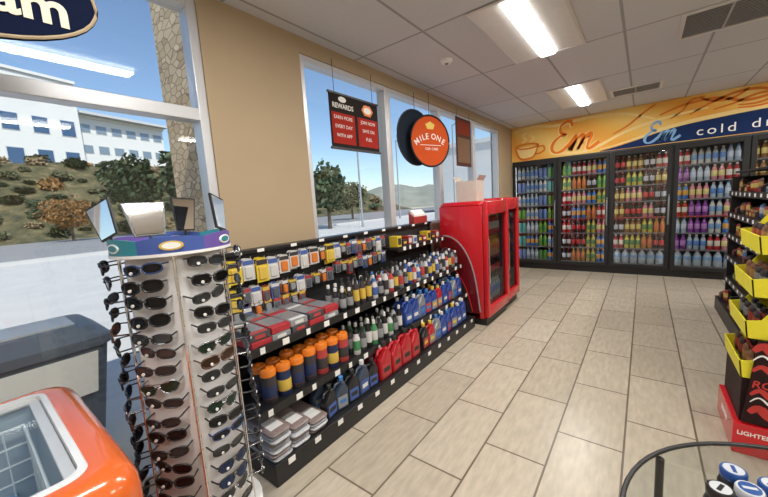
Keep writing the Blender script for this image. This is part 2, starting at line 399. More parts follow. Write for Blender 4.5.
PD={ 'clear water':((.52,.66,.74),(.10,.28,.70),(.85,.87,.9),'bottle'),
 'blue-capped water':((.50,.64,.76),(.65,.75,.9),(.05,.2,.65),'bottle'),
 'lime green drink':((.30,.62,.05),(.08,.40,.06),(.1,.35,.05),'bottle'),
 'orange soda':((.85,.30,.02),(.85,.18,.02),(.9,.5,.05),'bottle'),
 'dark cola':((.05,.015,.01),(.75,.015,.02),(.75,.015,.02),'bottle'),
 'silver-label cola':((.05,.015,.01),(.60,.61,.65),(.75,.05,.05),'bottle'),
 'red punch':((.70,.02,.03),(.85,.78,.65),(.9,.9,.9),'bottle'),
 'yellow sports drink':((.85,.70,.06),(.12,.35,.08),(.9,.45,.05),'bottle'),
 'purple drink':((.30,.05,.42),(.55,.22,.62),(.2,.05,.3),'bottle'),
 'pink lemonade':((.88,.30,.36),(.90,.78,.25),(.85,.85,.8),'bottle'),
 'blue sports drink':((.03,.25,.78),(.88,.42,.05),(.9,.45,.05),'bottle'),
 'brown iced tea':((.42,.17,.03),(.88,.70,.18),(.85,.8,.6),'bottle'),
 'teal energy drink':((.04,.45,.45),(.06,.55,.52),(.7,.72,.74),'can'),
 'green energy drink':((.02,.02,.02),(.12,.45,.05),(.05,.05,.05),'can'),
 'white milk drink':((.80,.78,.70),(.20,.42,.72),(.1,.3,.6),'bottle'),
 'silver-blue energy drink':((.5,.5,.6),(.18,.32,.75),(.7,.72,.74),'can'),
 'clear water gallon':((.58,.70,.78),(.25,.45,.75),(.75,.1,.1),'jug')}
PB={k:bottle_proto(k,*v) for k,v in PD.items()}
DOORP=[['teal energy drink','lime green drink','green energy drink','silver-blue energy drink','blue sports drink','clear water','blue-capped water','white milk drink'],
       ['orange soda','dark cola','yellow sports drink','red punch','lime green drink','pink lemonade','silver-label cola','blue sports drink'],
       ['dark cola','red punch','brown iced tea','pink lemonade','silver-label cola','orange soda','yellow sports drink'],
       ['clear water','blue-capped water','white milk drink','blue sports drink','purple drink','pink lemonade','red punch'],
       ['clear water','brown iced tea','orange soda','dark cola','yellow sports drink']]
for d in range(5):
    for k,z in enumerate(SHZ):
        n=9 if d<4 else 4
        if k==0 and d in (2,3):
            for j in range(6):
                PB['clear water gallon'].put((CX0+d*CW+.115+j*.116,YB+.175,z),0,'clear water jug on the bottom shelf of the %s cooler from the left'%ORD[d],'water jugs in the %s cooler'%ORD[d])
            continue
        ch=random.sample(sorted(set(DOORP[d])),4); runs=[ch[0]]*2+[ch[1]]*3+[ch[2]]*2+[ch[3]]*2
        for j in range(n):
            nm=runs[j]; kd=PD[nm][3]
            PB[nm].put((CX0+d*CW+.090+j*.0783,YB+.15+random.uniform(0,.01),z),0,'%s %s on the %s shelf down of the %s cooler from the left'%(nm,kd,ORD[6-k],ORD[d]),'%ss of %s on shelf %d of the %s cooler'%(kd,nm,7-k,ORD[d]))

# ------------------------------------------------------------------ automotive shelf (gondola) under the windows
GY0,GY1=.86,3.50
L=GY1-GY0
G=thing('gondola_shelf','long black shelf unit of car supplies under the windows','shelf unit',(WX+.015,GY0,0))
PEG=M('pegboard_black',(.02,.02,.022),.6)
MB().box(.02,.05,0,L,.0,1.19).build('back_panel',PEG,G)
MB().box(.0,.085,-.01,L+.01,1.19,1.215).build('top_cap',BLACK,G,bevel=.003)
MB().box(.05,.60,0,L,0,.125).build('base_deck',BLACK,G,bevel=.006)
for q in (0,L/2-.015,L-.03): MB().box(.05,.075,q,q+.03,.125,1.19).build('upright',BLACK,G)
def shelf(z,d,y0,y1,nt):
    o=MB().box(.076,d,y0,y1,z-.022,z).box(d-.006,d+.008,y0,y1,z-.040,z+.008)
    o=o.build('shelf',BLACK,G,bevel=.002)
    for q in range(nt):
        y=y0+.06+(y1-y0-.12)*q/(nt-1)+random.uniform(-.02,.02); w_=random.choice((.03,.045,.045))
        MB().box(d+.0085,d+.0105,y,y+w_,z-.034,z+.002).build('price_tag',PAPER,o)
    return o
shelf(.38,.50,0,L,17); shelf(.72,.46,0,L,17); shelf(1.03,.25,1.70,L,7)
for q in range(14):
    y=.08+(L-.2)*q/13
    MB().box(.6005,.6025,y,y+.045,.085,.118).build('price_tag',PAPER,G)
for q in range(9):
    y=.35+(L-.5)*q/8
    MB().box(.0855,.087,y,y+.05,1.192,1.213).build('price_tag',PAPER,G)
GX=WX+.015
def jug(nm,body,cap,lab,s=1.0):
    t=thing(nm,'','jug'); t.scale=(s,s,s)
    m=MB(); m.prism([(-.055,0),(.055,0),(.055,.15),(.034,.19),(.034,.205),(.002,.205),(.002,.185),(-.055,.125)],'x',-.036,.036)
    m.build('bottle_body',body,t,bevel=.010,smooth=50)
    MB().tube([(0,.005,.193),(0,-.035,.190),(0,-.05,.165),(0,-.046,.125)],.011,8).build('handle',body,t,smooth=60)
    MB().lathe([(.016,.205),(.018,.207),(.018,.235),(.015,.238)],12,c=(0,.018,0)).build('cap',cap,t,smooth=40)
    lb=MB().box(.0362,.0375,-.042,.042,.02,.105).build('label',lab,t)
    MB().box(.0376,.0382,-.030,.030,.050,.080).build('label_band',cap,lb)
    return Proto(t)
def canister(body,lid,band,s=1.0):
    t=thing('wipes_canister','','canister'); t.scale=(s,s,s)
    MB().lathe([(.038,0),(.040,.004),(.040,.030),(.0402,.031),(.0402,.095),(.040,.096),(.040,.118),(.040,.150)],18,[0,0,2,1,1,0,0]).build('tub',[body,band,lid],t,smooth=40)
    MB().lathe([(.042,.148),(.042,.175),(.036,.184),(.012,.186),(.011,.193),(.004,.194)],18).build('lid',lid,t,smooth=40)
    return Proto(t)
def addbottle(nm,body,cap,lab,h=.19,r=.028):
    t=thing(nm,'','bottle')
    MB().lathe([(r*.92,0),(r,.005),(r,h*.18),(r*1.01,h*.19),(r*1.01,h*.58),(r,h*.6),(r*.9,h*.68),(r*.42,h*.84),(r*.40,h*.86)],14,[0,0,0,1,0,0,0,0]).build('bottle_body',[body,lab],t,smooth=40)
    MB().lathe([(r*.48,h*.85),(r*.48,h*.97),(r*.36,h)],12).build('cap',cap,t,smooth=40)
    return Proto(t)
bodyRED=M('jug_red',(.45,.012,.022),.3); bodyBLU=M('jug_blue',(.02,.055,.27),.3); bodyBLK=M('jug_black',(.015,.015,.017),.3); bodyWHT=M('jug_white',(.62,.62,.62),.35); bodySIL=M('jug_silver',(.30,.32,.35),.3,.4); bodySLT=M('jug_slate',(.04,.06,.10),.3)
capY=M('cap_yellow',(.72,.50,.05),.4); capW=M('cap_white',(.70,.70,.70),.4); capO=M('cap_orange',(.74,.20,.02),.35); capB=M('cap_black',(.02,.02,.02),.4); capBl=M('cap_blue',(.05,.20,.5),.4)
labY=M('label_yellow',(.66,.46,.08),.5); labW=M('label_white',(.66,.66,.65),.5); labG=M('label_green',(.06,.26,.10),.5); labR=M('label_red',(.46,.05,.05),.5); labB=M('label_blue',(.06,.12,.38),.5); labK=M('label_dark',(.04,.035,.04),.5); labS=M('label_grey',(.28,.29,.31),.4); labN=M('label_dark_blue',(.015,.03,.10),.45)
# middle shelf : canisters, spray bottles, blue jugs
can1=canister(labK,capO,labN,1.06); can2=canister(labR,capO,labK,1.06); can3=canister(labN,capO,labY,1.06)
for row,x in enumerate((.43,.335)):
    for k in range(7):
        q=(0,2,0,0,1,2,1)[k]; p=(can1,can2,can3)[q]
        p.put((GX+x,GY0+.12+k*.098,.38),random.uniform(-.4,.4),'orange-lidded %s wipes canister, %s of the row %s'%(('dark blue','red and dark','yellow-banded blue')[q],ORD[k],('along the shelf edge','behind the front row')[row]),'orange-lidded wipes canisters',.06)
wb=addbottle('polish_bottle',bodyWHT,capB,labG,.20,.027); wb2=addbottle('polish_bottle',labG,capW,labW,.185,.027); wb3=addbottle('polish_bottle',bodyBLK,capW,labW,.21,.025); wb4=addbottle('polish_bottle',labK,capB,labS,.17,.029)
for row,x in enumerate((.455,.39,.325)):
    for k in range(9):
        q=(0,3,2,1,3,2,0,3,2)[(k+row)%9]
        (wb,wb2,wb3,wb4)[q].put((GX+x,GY0+.83+k*.068,.38),0,'%s polish bottle, %s after the canisters, %s row'%(('white green-labelled','green white-capped','black white-capped','dark grey-labelled')[q],ORD[k],('front','second','third')[row]),'polish bottles on the middle shelf',.10)
bj=jug('oil_jug',bodyBLU,capW,labB,1.0); sj=jug('oil_jug',bodySIL,capBl,labB,1.02); kj=jug('oil_jug',bodyBLK,capY,labR,.98); rj=jug('coolant_jug',bodyRED,capB,labR,1.18); bj2=jug('oil_jug',bodyBLU,capY,labS,1.04); kj2=jug('oil_jug',bodyBLK,capB,labB,.92); bj3=jug('oil_jug',bodyBLU,capBl,labR,.95); rj2=jug('oil_jug',bodyRED,capY,labS,.96); lj=jug('oil_jug',bodySLT,capW,labB,.98); lj2=jug('oil_jug',bodySLT,capBl,labS,.88)
JP={'blue':bj,'silver':sj,'black':kj,'yellow-capped blue':bj2,'red-labelled blue':bj3,'yellow-capped red':rj2,'small black':kj2,'slate blue':lj,'small slate blue':lj2}
for row,x in enumerate((.44,.34)):
    for k in range(10):
        y=GY0+1.50+k*.114; c=('blue','blue','silver','red-labelled blue','yellow-capped blue','yellow-capped red','blue','red-labelled blue','silver','blue')[k]
        JP[c].put((GX+x,y,.38),random.uniform(-.12,.12),'%s oil jug, %s along the middle shelf, %s row'%(c,ORD[k],('front','back')[row]),'oil jugs on the middle shelf',.06)
# base deck
for row,x in enumerate((.52,.42)):
    for k in range(5):
        c=('small black','small slate blue','small black','slate blue','small black')[(k+row)%5]
        JP[c].put((GX+x,GY0+.46+k*.106,.125),random.uniform(-.2,.2),'%s oil jug, %s from the cloth packs on the bottom deck, %s row'%(c,ORD[k],('front','back')[row]),'oil jugs at the left of the bottom deck',.06)
    for k in range(4): rj.put((GX+x,GY0+1.03+k*.142,.125),random.uniform(-.1,.1),'red coolant jug, %s of four on the bottom deck, %s row'%(ORD[k],('front','back')[row]),'red coolant jugs',.03)
    for k in range(8):
        c=('black','yellow-capped red','silver','blue','red-labelled blue','yellow-capped blue','blue','blue')[k]
        JP[c].put((GX+x,GY0+1.63+k*.117,.125),random.uniform(-.12,.12),'%s oil jug, %s from the red jugs on the bottom deck, %s row'%(c,ORD[k],('front','back')[row]),'oil jugs at the right of the bottom deck',.05)
# booklets / bagged cloths at the left end of the base deck
cloths=[M('bagged_cloth_grey',(.30,.31,.34),.3,0,.35,40),M('bagged_cloth_pale',(.44,.45,.48),.35,0,.25,40),M('bagged_cloth_brown',(.22,.17,.16),.35,0,.3,40)]
CP=[]
for q in range(3):
    m=MB()
    m.loft([rrect(-.16,.16,-.06,.06,.03,0),rrect(-.165,.165,-.064,.064,.03,.010),rrect(-.155,.155,-.055,.055,.03,.019)])
    o=m.build('cloth_pack',cloths[q],smooth=50); tag(o,'','cloth pack')
    MB().box(.02,.12,-.04,.04,.0192,.0200).build('label',(labR,labB,labW)[q],o); CP.append(Proto(o))
for st in range(3):
    for k in range(8-2*st):
        q=(k*2+st)%3
        CP[q].put((GX+.42+random.uniform(-.012,.012),GY0+.07+st*.133,.1255+k*.0208),random.uniform(-.05,.05),'%s bagged cloth pack, %s from the bottom in the %s pile of the bottom deck'%(('grey','pale','brown')[q],ORD[k],('leftmost','middle','right')[st]),'bagged cloth packs')
# top shelf : boxed kits
redb=M('kit_box_red',(.42,.03,.04),.35); silb=M('kit_box_silver',(.28,.29,.32),.3,.3,.25,60)
def kit(bodym,labm):
    t=thing('kit_box','','box')
    MB().box(-.10,.10,-.062,.062,0,.040).build('carton',bodym,t,bevel=.004)
    MB().box(.06,.092,-.05,.05,.0402,.0412).build('title_label',labm,t)
    MB().box(.1002,.1012,-.03,.03,.010,.030).build('end_label',labm,t)
    MB().box(-.09,.055,-.055,.055,.0402,.0416).build('window_film',silb,t)
    return Proto(t)
k1=kit(redb,redb); k2=kit(M('kit_box_dark',(.06,.06,.07),.35),labR); k3=kit(M('kit_box_grey',(.26,.27,.29),.35),labW)
for st in range(5):
    for k in range(2):
        for row,x in enumerate((.355,.15)):
            q=(st*2+k+row)%3
            (k1,k2,k3)[q].put((GX+x,GY0+.09+st*.132,.72+k*.0425),random.uniform(-.05,.05),'%s boxed car kit, %s stack from the left, %s %s'%(('red','dark','grey')[q],ORD[st],('bottom','top')[k],('front','rear')[row]),'boxed car kits on the top shelf')
# additive bottles on the top shelf
ab=[addbottle('additive_bottle',bodyWHT,capBl,labB,.175,.024),addbottle('additive_bottle',bodySIL,capB,labR,.19,.026),addbottle('additive_bottle',bodyBLK,capW,labS,.165,.025),addbottle('additive_bottle',bodyWHT,capB,labK,.20,.024),addbottle('additive_bottle',bodyBLU,capW,labY,.18,.026),addbottle('additive_bottle',labR,capB,labW,.18,.024),addbottle('additive_bottle',labK,capB,labY,.195,.023)]
an=['white blue-capped','silver black-capped','black white-capped','white dark-label','blue white-capped','red black-capped','dark yellow-label']
for row,x in enumerate((.425,.355,.285)):
    for k in range(26):
        q=(k*3//2+row*2)%7 if k>3 else (2,6)[k//2]
        ab[q].put((GX+x,GY0+.755+k*.0715,.72),random.uniform(0,6),'%s additive bottle, %s from the boxed kits, %s row'%(an[q],ORD[k],('front','second','third')[row]),'additive bottles on the top shelf',.10)
# hanging packets
def packet(cardm,bubm,titm,w_=.10,h=.17):
    t=thing('blister_pack','','packet')
    MB().prism([(-w_/2,-h),(w_/2,-h),(w_/2,-.02),(w_/2-.02,0),(-w_/2+.02,0),(-w_/2,-.02)],'x',0,.002).build('card',cardm,t)
    m=MB(); lo=[(.0022,p[0],p[1]) for p in rrect(-w_*.34,w_*.34,-h*.92,-h*.36,.008,0)]; hi=[(.010,p[1]*.85,(p[2]+h*.62)*.85-h*.62) for p in lo]
    m.loft([lo,hi],cap0=False).build('blister',bubm,t,smooth=40)
    MB().box(.0022,.0032,-w_*.46,w_*.46,-h*.30,-h*.10).build('title_strip',titm,t)
    return Proto(t)
orgb=M('glove_orange',(.66,.19,.03),.5); yelc=M('card_yellow',(.72,.53,.04),.45); palec=M('card_pale',(.60,.60,.59),.45); greyb=M('blister_grey',(.10,.11,.13),.25); silc=M('card_silver',(.20,.21,.23),.4); blkc=M('card_black',(.03,.03,.035),.4); redc=M('card_red',(.36,.04,.035),.4)
pk=[packet(yelc,labY,labK,.085,.15),packet(silc,greyb,labR,.06,.10),packet(palec,palec,labB,.075,.14),packet(blkc,orgb,labW,.055,.105),packet(palec,orgb,labK,.08,.13),packet(redc,greyb,labY,.055,.12),packet(blkc,labS,labY,.06,.095),packet(labB,greyb,labW,.062,.11)]
pn=['yellow','silver grey-windowed','white blue-titled','black and orange','white and orange','red grey-windowed','black grey-windowed','blue dark-windowed']
def hook(y,z): MB().tube([(.05,y,z),(.16,y,z+.002),(.165,y,z+.012)],.003,6).build('peg_hook',CHROME,G)
for row,(z,n,y0,dy,sq) in enumerate(((1.17,11,.08,.088,[0,0,2,0,2,4,4,2,4,3,0]),(.99,13,.07,.072,[6,0,1,2,5,7,3,6,2,1,6,3,1]),(.885,9,.07,.072,[1,6,7,3,6,1,5,6,5]),(1.17,10,1.03,.067,[2,6,1,7,5,3,1,6,2,1]),(1.03,10,1.03,.067,[1,6,5,6,1,7,3,1,6,7]))):
    for k in range(n):
        q=sq[k]; y=y0+k*dy+random.uniform(-.006,.006); z2=z-random.choice((0,.008,.016)); hook(y,z2)
        for dpt in range(2):
            pk[q].put((GX+.09+dpt*.035,GY0+y,z2-.001),random.uniform(-.15,.15),'%s blister pack, %s hook of the %s, %s one'%(pn[q],ORD[k],('upper left row','middle left row','lowest left row','upper right row','lower right row')[row],('rear','front')[dpt]),'blister packs on the peg hooks',.1)
# small cartons on the narrow shelf, red leaflet box on the cap
for k in range(9):
    q=(0,3,2,1,3,2,0,3,2)[k]
    t=thing('fuse_carton','%s small carton, %s along the narrow upper shelf'%(('yellow','white','red','black')[q],ORD[k]),'carton',(GX+.17,GY0+1.78+k*.095,1.03),0,'small cartons on the narrow shelf')
    hh=random.uniform(.06,.11)
    MB().box(-.05,.05,-.035,.035,0,hh).build('carton',(yelc,palec,redc,blkc)[q],t,bevel=.003)
    MB().box(.0502,.0512,-.026,.026,.02,hh-.02).build('label',(labK,labB,labW,labY)[q],t)
t=thing('leaflet_box','red leaflet box standing on top of the shelf by the windows','box',(GX+.045,GY0+2.42,1.215))
MB().prism([(-.035,0),(.035,0),(.035,.07),(-.035,.12)],'y',-.14,.14).build('box',redc,t); MB().prism([(-.026,.05),(.026,.05),(.026,.10),(-.026,.15)],'y',-.12,.12).build('leaflets',PAPER,t)

# ------------------------------------------------------------------ sunglasses rack (six-sided spinner)
RC=(-1.42,.515); RA=-22
T=thing('sunglasses_rack','white revolving sunglasses tower with blue-green header band and four mirrors','display rack',(RC[0],RC[1],0),R(RA))
TW=M('rack_white',(.74,.74,.75),.3); TEAL=M('header_teal',(.025,.24,.30),.45); BLUE=M('header_blue',(.05,.10,.36),.45); PURP=M('header_purple',(.13,.08,.34),.45)
MB().lathe([(.24,0),(.24,.02),(.20,.035),(.03,.05)],28).build('base',BLACK,T,smooth=40)
MB().lathe([(.025,.04),(.025,.20)],12).build('pole',CHROME,T,smooth=40)
HR=.172; AP=HR*math.cos(pi/6)
def hexl(r,z): return [(r*math.cos(R(a)),r*math.sin(R(a)),z) for a in range(0,360,60)]
MB().loft([hexl(HR,.20),hexl(HR,1.33)]).build('tower',TW,T,bevel=.02,seg=4,smooth=50)
for a in range(0,360,60):
    c_,s_=math.cos(R(a)),math.sin(R(a)); MB().tube([((HR+.012)*c_,(HR+.012)*s_,.20),((HR+.012)*c_,(HR+.012)*s_,1.33)],.005,8).build('corner_post',CHROME,T)
MB().lathe([(HR+.03,.18),(HR+.03,.205)],32).build('bottom_tray',WHITE,T,smooth=40); MB().lathe([(HR+.026,1.325),(HR+.026,1.335)],32).build('top_tray',WHITE,T,smooth=40)
def band(a0,a1,mat,ph):
    n=12; ri,ro=HR+.020,HR+.024
    vs=[]
    for k in range(n+1):
        a=R(a0+(a1-a0)*k/n); zt=1.381+.010*math.sin(pi*k/n); zb=1.335
        for r,z in ((ri,zb),(ro,zb),(ro,zt),(ri,zt)): vs.append((r*math.cos(a),r*math.sin(a),z))
    fs=[]
    for k in range(n):
        for q in range(4): fs.append((k*4+q,k*4+(q+1)%4,(k+1)*4+(q+1)%4,(k+1)*4+q))
    fs+= [(0,1,2,3),(n*4+3,n*4+2,n*4+1,n*4)]
    o=MB().add(vs,fs).build('header_band',mat,T,smooth=40)
    am=R((a0+a1)/2)
    Mx=Matrix.Rotation(am,4,'Z')@Matrix.Translation((ro,0,1.360))
    g=MB(); g.M=Mx; g.prism([(.036*math.cos(q),.016*math.sin(q)) for q in [2*pi*k/16 for k in range(16)]],'x',-.008,.0012); g.build('sticker',labY if ph%2 else PAPER,o)
    g=MB(); g.M=Mx; g.prism([(.028*math.cos(q),.011*math.sin(q)) for q in [2*pi*k/16 for k in range(16)]],'x',.0012,.002); g.build('sticker_face',PAPER if ph%2 else TEAL,o)
for i in range(6): band(-90+i*60,-30+i*60,(TEAL,BLUE,PURP)[i%3],i)
MB().lathe([(HR+.018,1.346),(HR+.018,1.350)],32).build('top_cap',WHITE,T,smooth=40)
def rmirror(px,py,face,lean,side,wd=1.0):
    # stands at (px,py) on the rack top, glass towards local angle "face", leaning back and sideways
    Mx=Matrix.Translation((px,py,1.375)) @ Matrix.Rotation(R(face),4,'Z') @ Matrix.Rotation(R(side),4,'X') @ Matrix.Rotation(R(lean),4,'Y')
    m=MB(); m.M=Mx; m.prism([(-.046*wd,.02),(.046*wd,.02),(.066*wd,.155),(-.066*wd,.155)],'x',-.004,.004); m.tube([(0,0,-.03),(0,0,.022)],.005,8)
    o=m.build('mirror',BLACK,T)
    g=MB(); g.M=Mx; g.prism([(-.040*wd,.026),(.040*wd,.026),(.059*wd,.148),(-.059*wd,.148)],'x',.0042,.0055); g.build('mirror_glass',MIRROR,o)
rmirror(.09,-.060,12,-29,0,1.0); rmirror(-.02,-.185,-40,-6,22,.85); rmirror(-.09,.045,30,-4,-4,.75); rmirror(.05,.165,60,-8,-14,.8)

def glasses(fm,lm,style):
    t=thing('sunglasses','','sunglasses')
    n=18; fr=MB(); 
    def lens_loop(cx,sg):
        pts=[]
        for k in range(n):
            a=2*pi*k/n; rx,rz=.031,(.023,.021,.018)[style]
            x=rx*math.copysign(abs(math.cos(a))**.75,math.cos(a)); z=rz*math.copysign(abs(math.sin(a))**(.75 if style else .9),math.sin(a))
            if z<0 and style==0: x*=.86
            pts.append((cx+x,-.0045*((cx+x)/.068)**2*3,z))
        return pts
    for sg in (-1,1): fr.tube(lens_loop(sg*.036,sg),(.0022,.0036,.0030)[style],6,closed=True)
    fr.tube([(-.010,.001,.006),(0,.004,.010),(.010,.001,.006)],.0030,6)
    if style==0: fr.tube([(-.04,-.002,.020),(0,.003,.021),(.04,-.002,.020)],.002,6)
    fr.build('frame',fm,t,smooth=60)
    for sg in (-1,1):
        lp=lens_loop(sg*.036,sg); MB().add(lp,[tuple(range(n))]).build('lens',lm,t)
        MB().tube([(sg*.067,-.013,.010),(sg*.069,-.022,.010),(sg*.066,-.08,.006),(sg*.060,-.105,-.010)],.0030,6).build('temple',fm,t,smooth=60)
    cx=.036
    MB().prism([(cx+.0055*math.cos(q),-.008+.0055*math.sin(q)) for q in [2*pi*k/12 for k in range(12)]],'y',-.001,.0035).build('price_sticker',PAPER,t)
    t.scale=(.95,.95,.95)
    return Proto(t)
fB=M('frame_black',(.008,.008,.010),.3,coat=.2); fT=M('frame_tortoise',(.08,.032,.012),.25,0,.6,90); fS=M('frame_steel',(.30,.30,.32),.25,.9); fBl=M('frame_blue',(.02,.05,.16),.3)
lD=M('lens_dark',(.005,.006,.008),.12,spec=.3); lBr=M('lens_brown',(.05,.025,.014),.12,spec=.3); lBl=M('lens_blue',(.015,.035,.10),.12,.3,spec=.4); lG=M('lens_grey',(.03,.034,.04),.12,spec=.4); lGn=M('lens_green',(.015,.035,.025),.12,.2,spec=.4)
GP=[(glasses(fB,lD,1),'black'),(glasses(fB,lBl,0),'black blue-lensed'),(glasses(fT,lBr,1),'tortoiseshell'),(glasses(fS,lG,0),'steel-rimmed'),(glasses(fB,lG,2),'narrow black'),(glasses(fS,lGn,0),'steel-rimmed green-lensed'),(glasses(fBl,lD,2),'narrow blue-framed')]
for fi,(ang,fname) in enumerate(((-30,'left front'),(30,'right front'),(-90,'left side'),(90,'right side'),(-150,'left rear'))):
    for k in range(17):
        q=random.choices(range(7),[6,2,1,1.5,4,1.5,1.2])[0]; z=1.292-k*.060+random.uniform(-.006,.006); a=R(ang+RA); d=AP+(.048 if abs(ang)<40 else .070)+random.uniform(-.006,.010); lt=random.uniform(-.008,.008)
        r=GP[q][0].put((RC[0]+d*math.cos(a)-lt*math.sin(a),RC[1]+d*math.sin(a)+lt*math.cos(a),z),a-pi/2+random.uniform(-.14,.14),'%s sunglasses, %s row down on the %s face of the rack'%(GP[q][1],ORD[k],fname),'sunglasses on the white rack')
        r.rotation_euler=(random.uniform(-.22,.05),random.uniform(-.12,.12),r.rotation_euler[2])

# ------------------------------------------------------------------ ice cream chest freezer
FX0,FX1,FY0_,FY1_=-1.76,-.93,-1.15,.21
T=thing('chest_freezer','orange chest freezer with sliding glass top at the lower left','freezer',((FX0+FX1)/2,(FY0_+FY1_)/2,0))
a,b=(FX1-FX0)/2,(FY1_-FY0_)/2
def fl(i,z,r): return rrect(-a+i,a-i,-b+i,b-i,max(.015,r-i*.5),z,6)
LINER=M('freezer_liner',(.40,.44,.47),.4); RIMW=M('freezer_inner_rim',(.66,.68,.70),.4)  # liner grey has the shadow inside the chest put into its colour
MB().loft([fl(.03,.06,.09),fl(0,.10,.09),fl(0,.79,.09),fl(.004,.82,.09),fl(.016,.845,.09),fl(.036,.862,.09),fl(.062,.869,.09),fl(.085,.868,.09)],0,True,False).build('cabinet',ORANGE,T,smooth=50)
MB().loft([fl(.085,.868,.09),fl(.088,.872,.09),fl(.102,.872,.09),fl(.105,.842,.09)],0,False,False).build('inner_frame',RIMW,T,smooth=35)
MB().loft([fl(.105,.842,.09),fl(.125,.80,.09),fl(.14,.30,.09)],0,False,True).build('liner',LINER,T,smooth=50)
MB().box(-a+.05,a-.05,-b+.05,b-.05,0,.06).build('plinth',BLACK,T)
MB().loft([fl(-.003,.30,.09),fl(-.006,.31,.09),fl(-.006,.36,.09),fl(-.003,.37,.09)],0,False,False).build('trim_band',RED,T,smooth=50)
FRM=M('lid_frame_grey',(.55,.57,.58),.35,.2)
for i,(y0,y1,z) in enumerate(((-b+.105,.03,.862),(-.03,b-.105,.850))):
    m=MB(); x0,x1=-a+.105,a-.105
    m.box(x0,x0+.022,y0,y1,z,z+.010).box(x1-.022,x1,y0,y1,z,z+.010).box(x0+.022,x1-.022,y0,y0+.025,z,z+.010).box(x0+.022,x1-.022,y1-.025,y1,z,z+.010)
    o=m.build('sliding_lid',FRM,T,bevel=.002)
    MB().box(x0+.01,x1-.01,y0+.01,y1-.01,z+.003,z+.006).build('glass_pane',clear('freezer_glass',(.92,.95,.95),.10),o)
WIRE=M('basket_wire_white',(.9,.9,.9),.4)
for i in range(3):
    m=MB(); x0,x1=-a+.15,a-.15; y0=-b+.15+i*.355; y1=y0+.350; zt=.80; zb=.55
    for z in (zt,.74,.68,.62,zb): m.tube([(x0,y0,z),(x1,y0,z),(x1,y1,z),(x0,y1,z)],.0035 if z<zt else .005,5,closed=True)
    for k in range(14):
        x=x0+(x1-x0)*k/13; m.tube([(x,y0,zt),(x,y0,zb),(x,y1,zb),(x,y1,zt)],.003,4)
    for k in range(8):
        y=y0+(y1-y0)*k/7; m.tube([(x0,y,zt),(x0,y,zb),(x1,y,zb),(x1,y,zt)],.003,4)
    m.build('wire_basket',WIRE,T)
icm=[M('ice_wrap_pale',(.72,.76,.80),.35),M('ice_wrap_cream',(.80,.72,.55),.35),M('ice_wrap_blue',(.25,.45,.70),.35)]
def pillow(nm,mat,w_,h_,t_,mat2=None):
    m=MB(); nx,nz=7,9; vs=[]; fs=[]; ms=[]
    for side in (1,-1):
        for j in range(nz):
            for i in range(nx):
                u=-1+2*i/(nx-1); v=-1+2*j/(nz-1)
                th=t_/2*max(0,(1-u**4))**.6*max(0,(1-v**4))**.6
                vs.append((side*th,u*w_/2*(1-.06*(1-v*v)),h_/2+v*h_/2))
        o0=0 if side==1 else nx*nz
        for j in range(nz-1):
            for i in range(nx-1):
                fs.append((o0+j*nx+i,o0+j*nx+i+1,o0+(j+1)*nx+i+1,o0+(j+1)*nx+i)); ms.append(1 if (mat2 and 3<=j<=5) else 0)
    m.add(vs,fs,ms)
    return m.build(nm,[mat]+([mat2] if mat2 else []),smooth=60)
ICE=[]
for k in range(12):
    if k<3:
        o=pillow('ice_cream_pack',icm[k%3],.09,.16,.035); ICE.append(o)
    else:
        o=ICE[k%3].copy(); C.objects.link(o)
    i,j=divmod(k,4)
    cy=(FY0_+FY1_)/2-b+.16+2*.355+.05+.10*i; cx=(FX0+FX1)/2-.20+j*.13
    o.location=(cx-.08,cy,.575); o.rotation_euler=(0,R(88),random.uniform(-.1,.1))
    tag(o,'%s wrapped ice cream, %s of the %s line in the freezer basket'%(('pale','cream','blue')[k%3],ORD[j],ORD[i]),'ice cream pack','wrapped ice creams in the freezer')

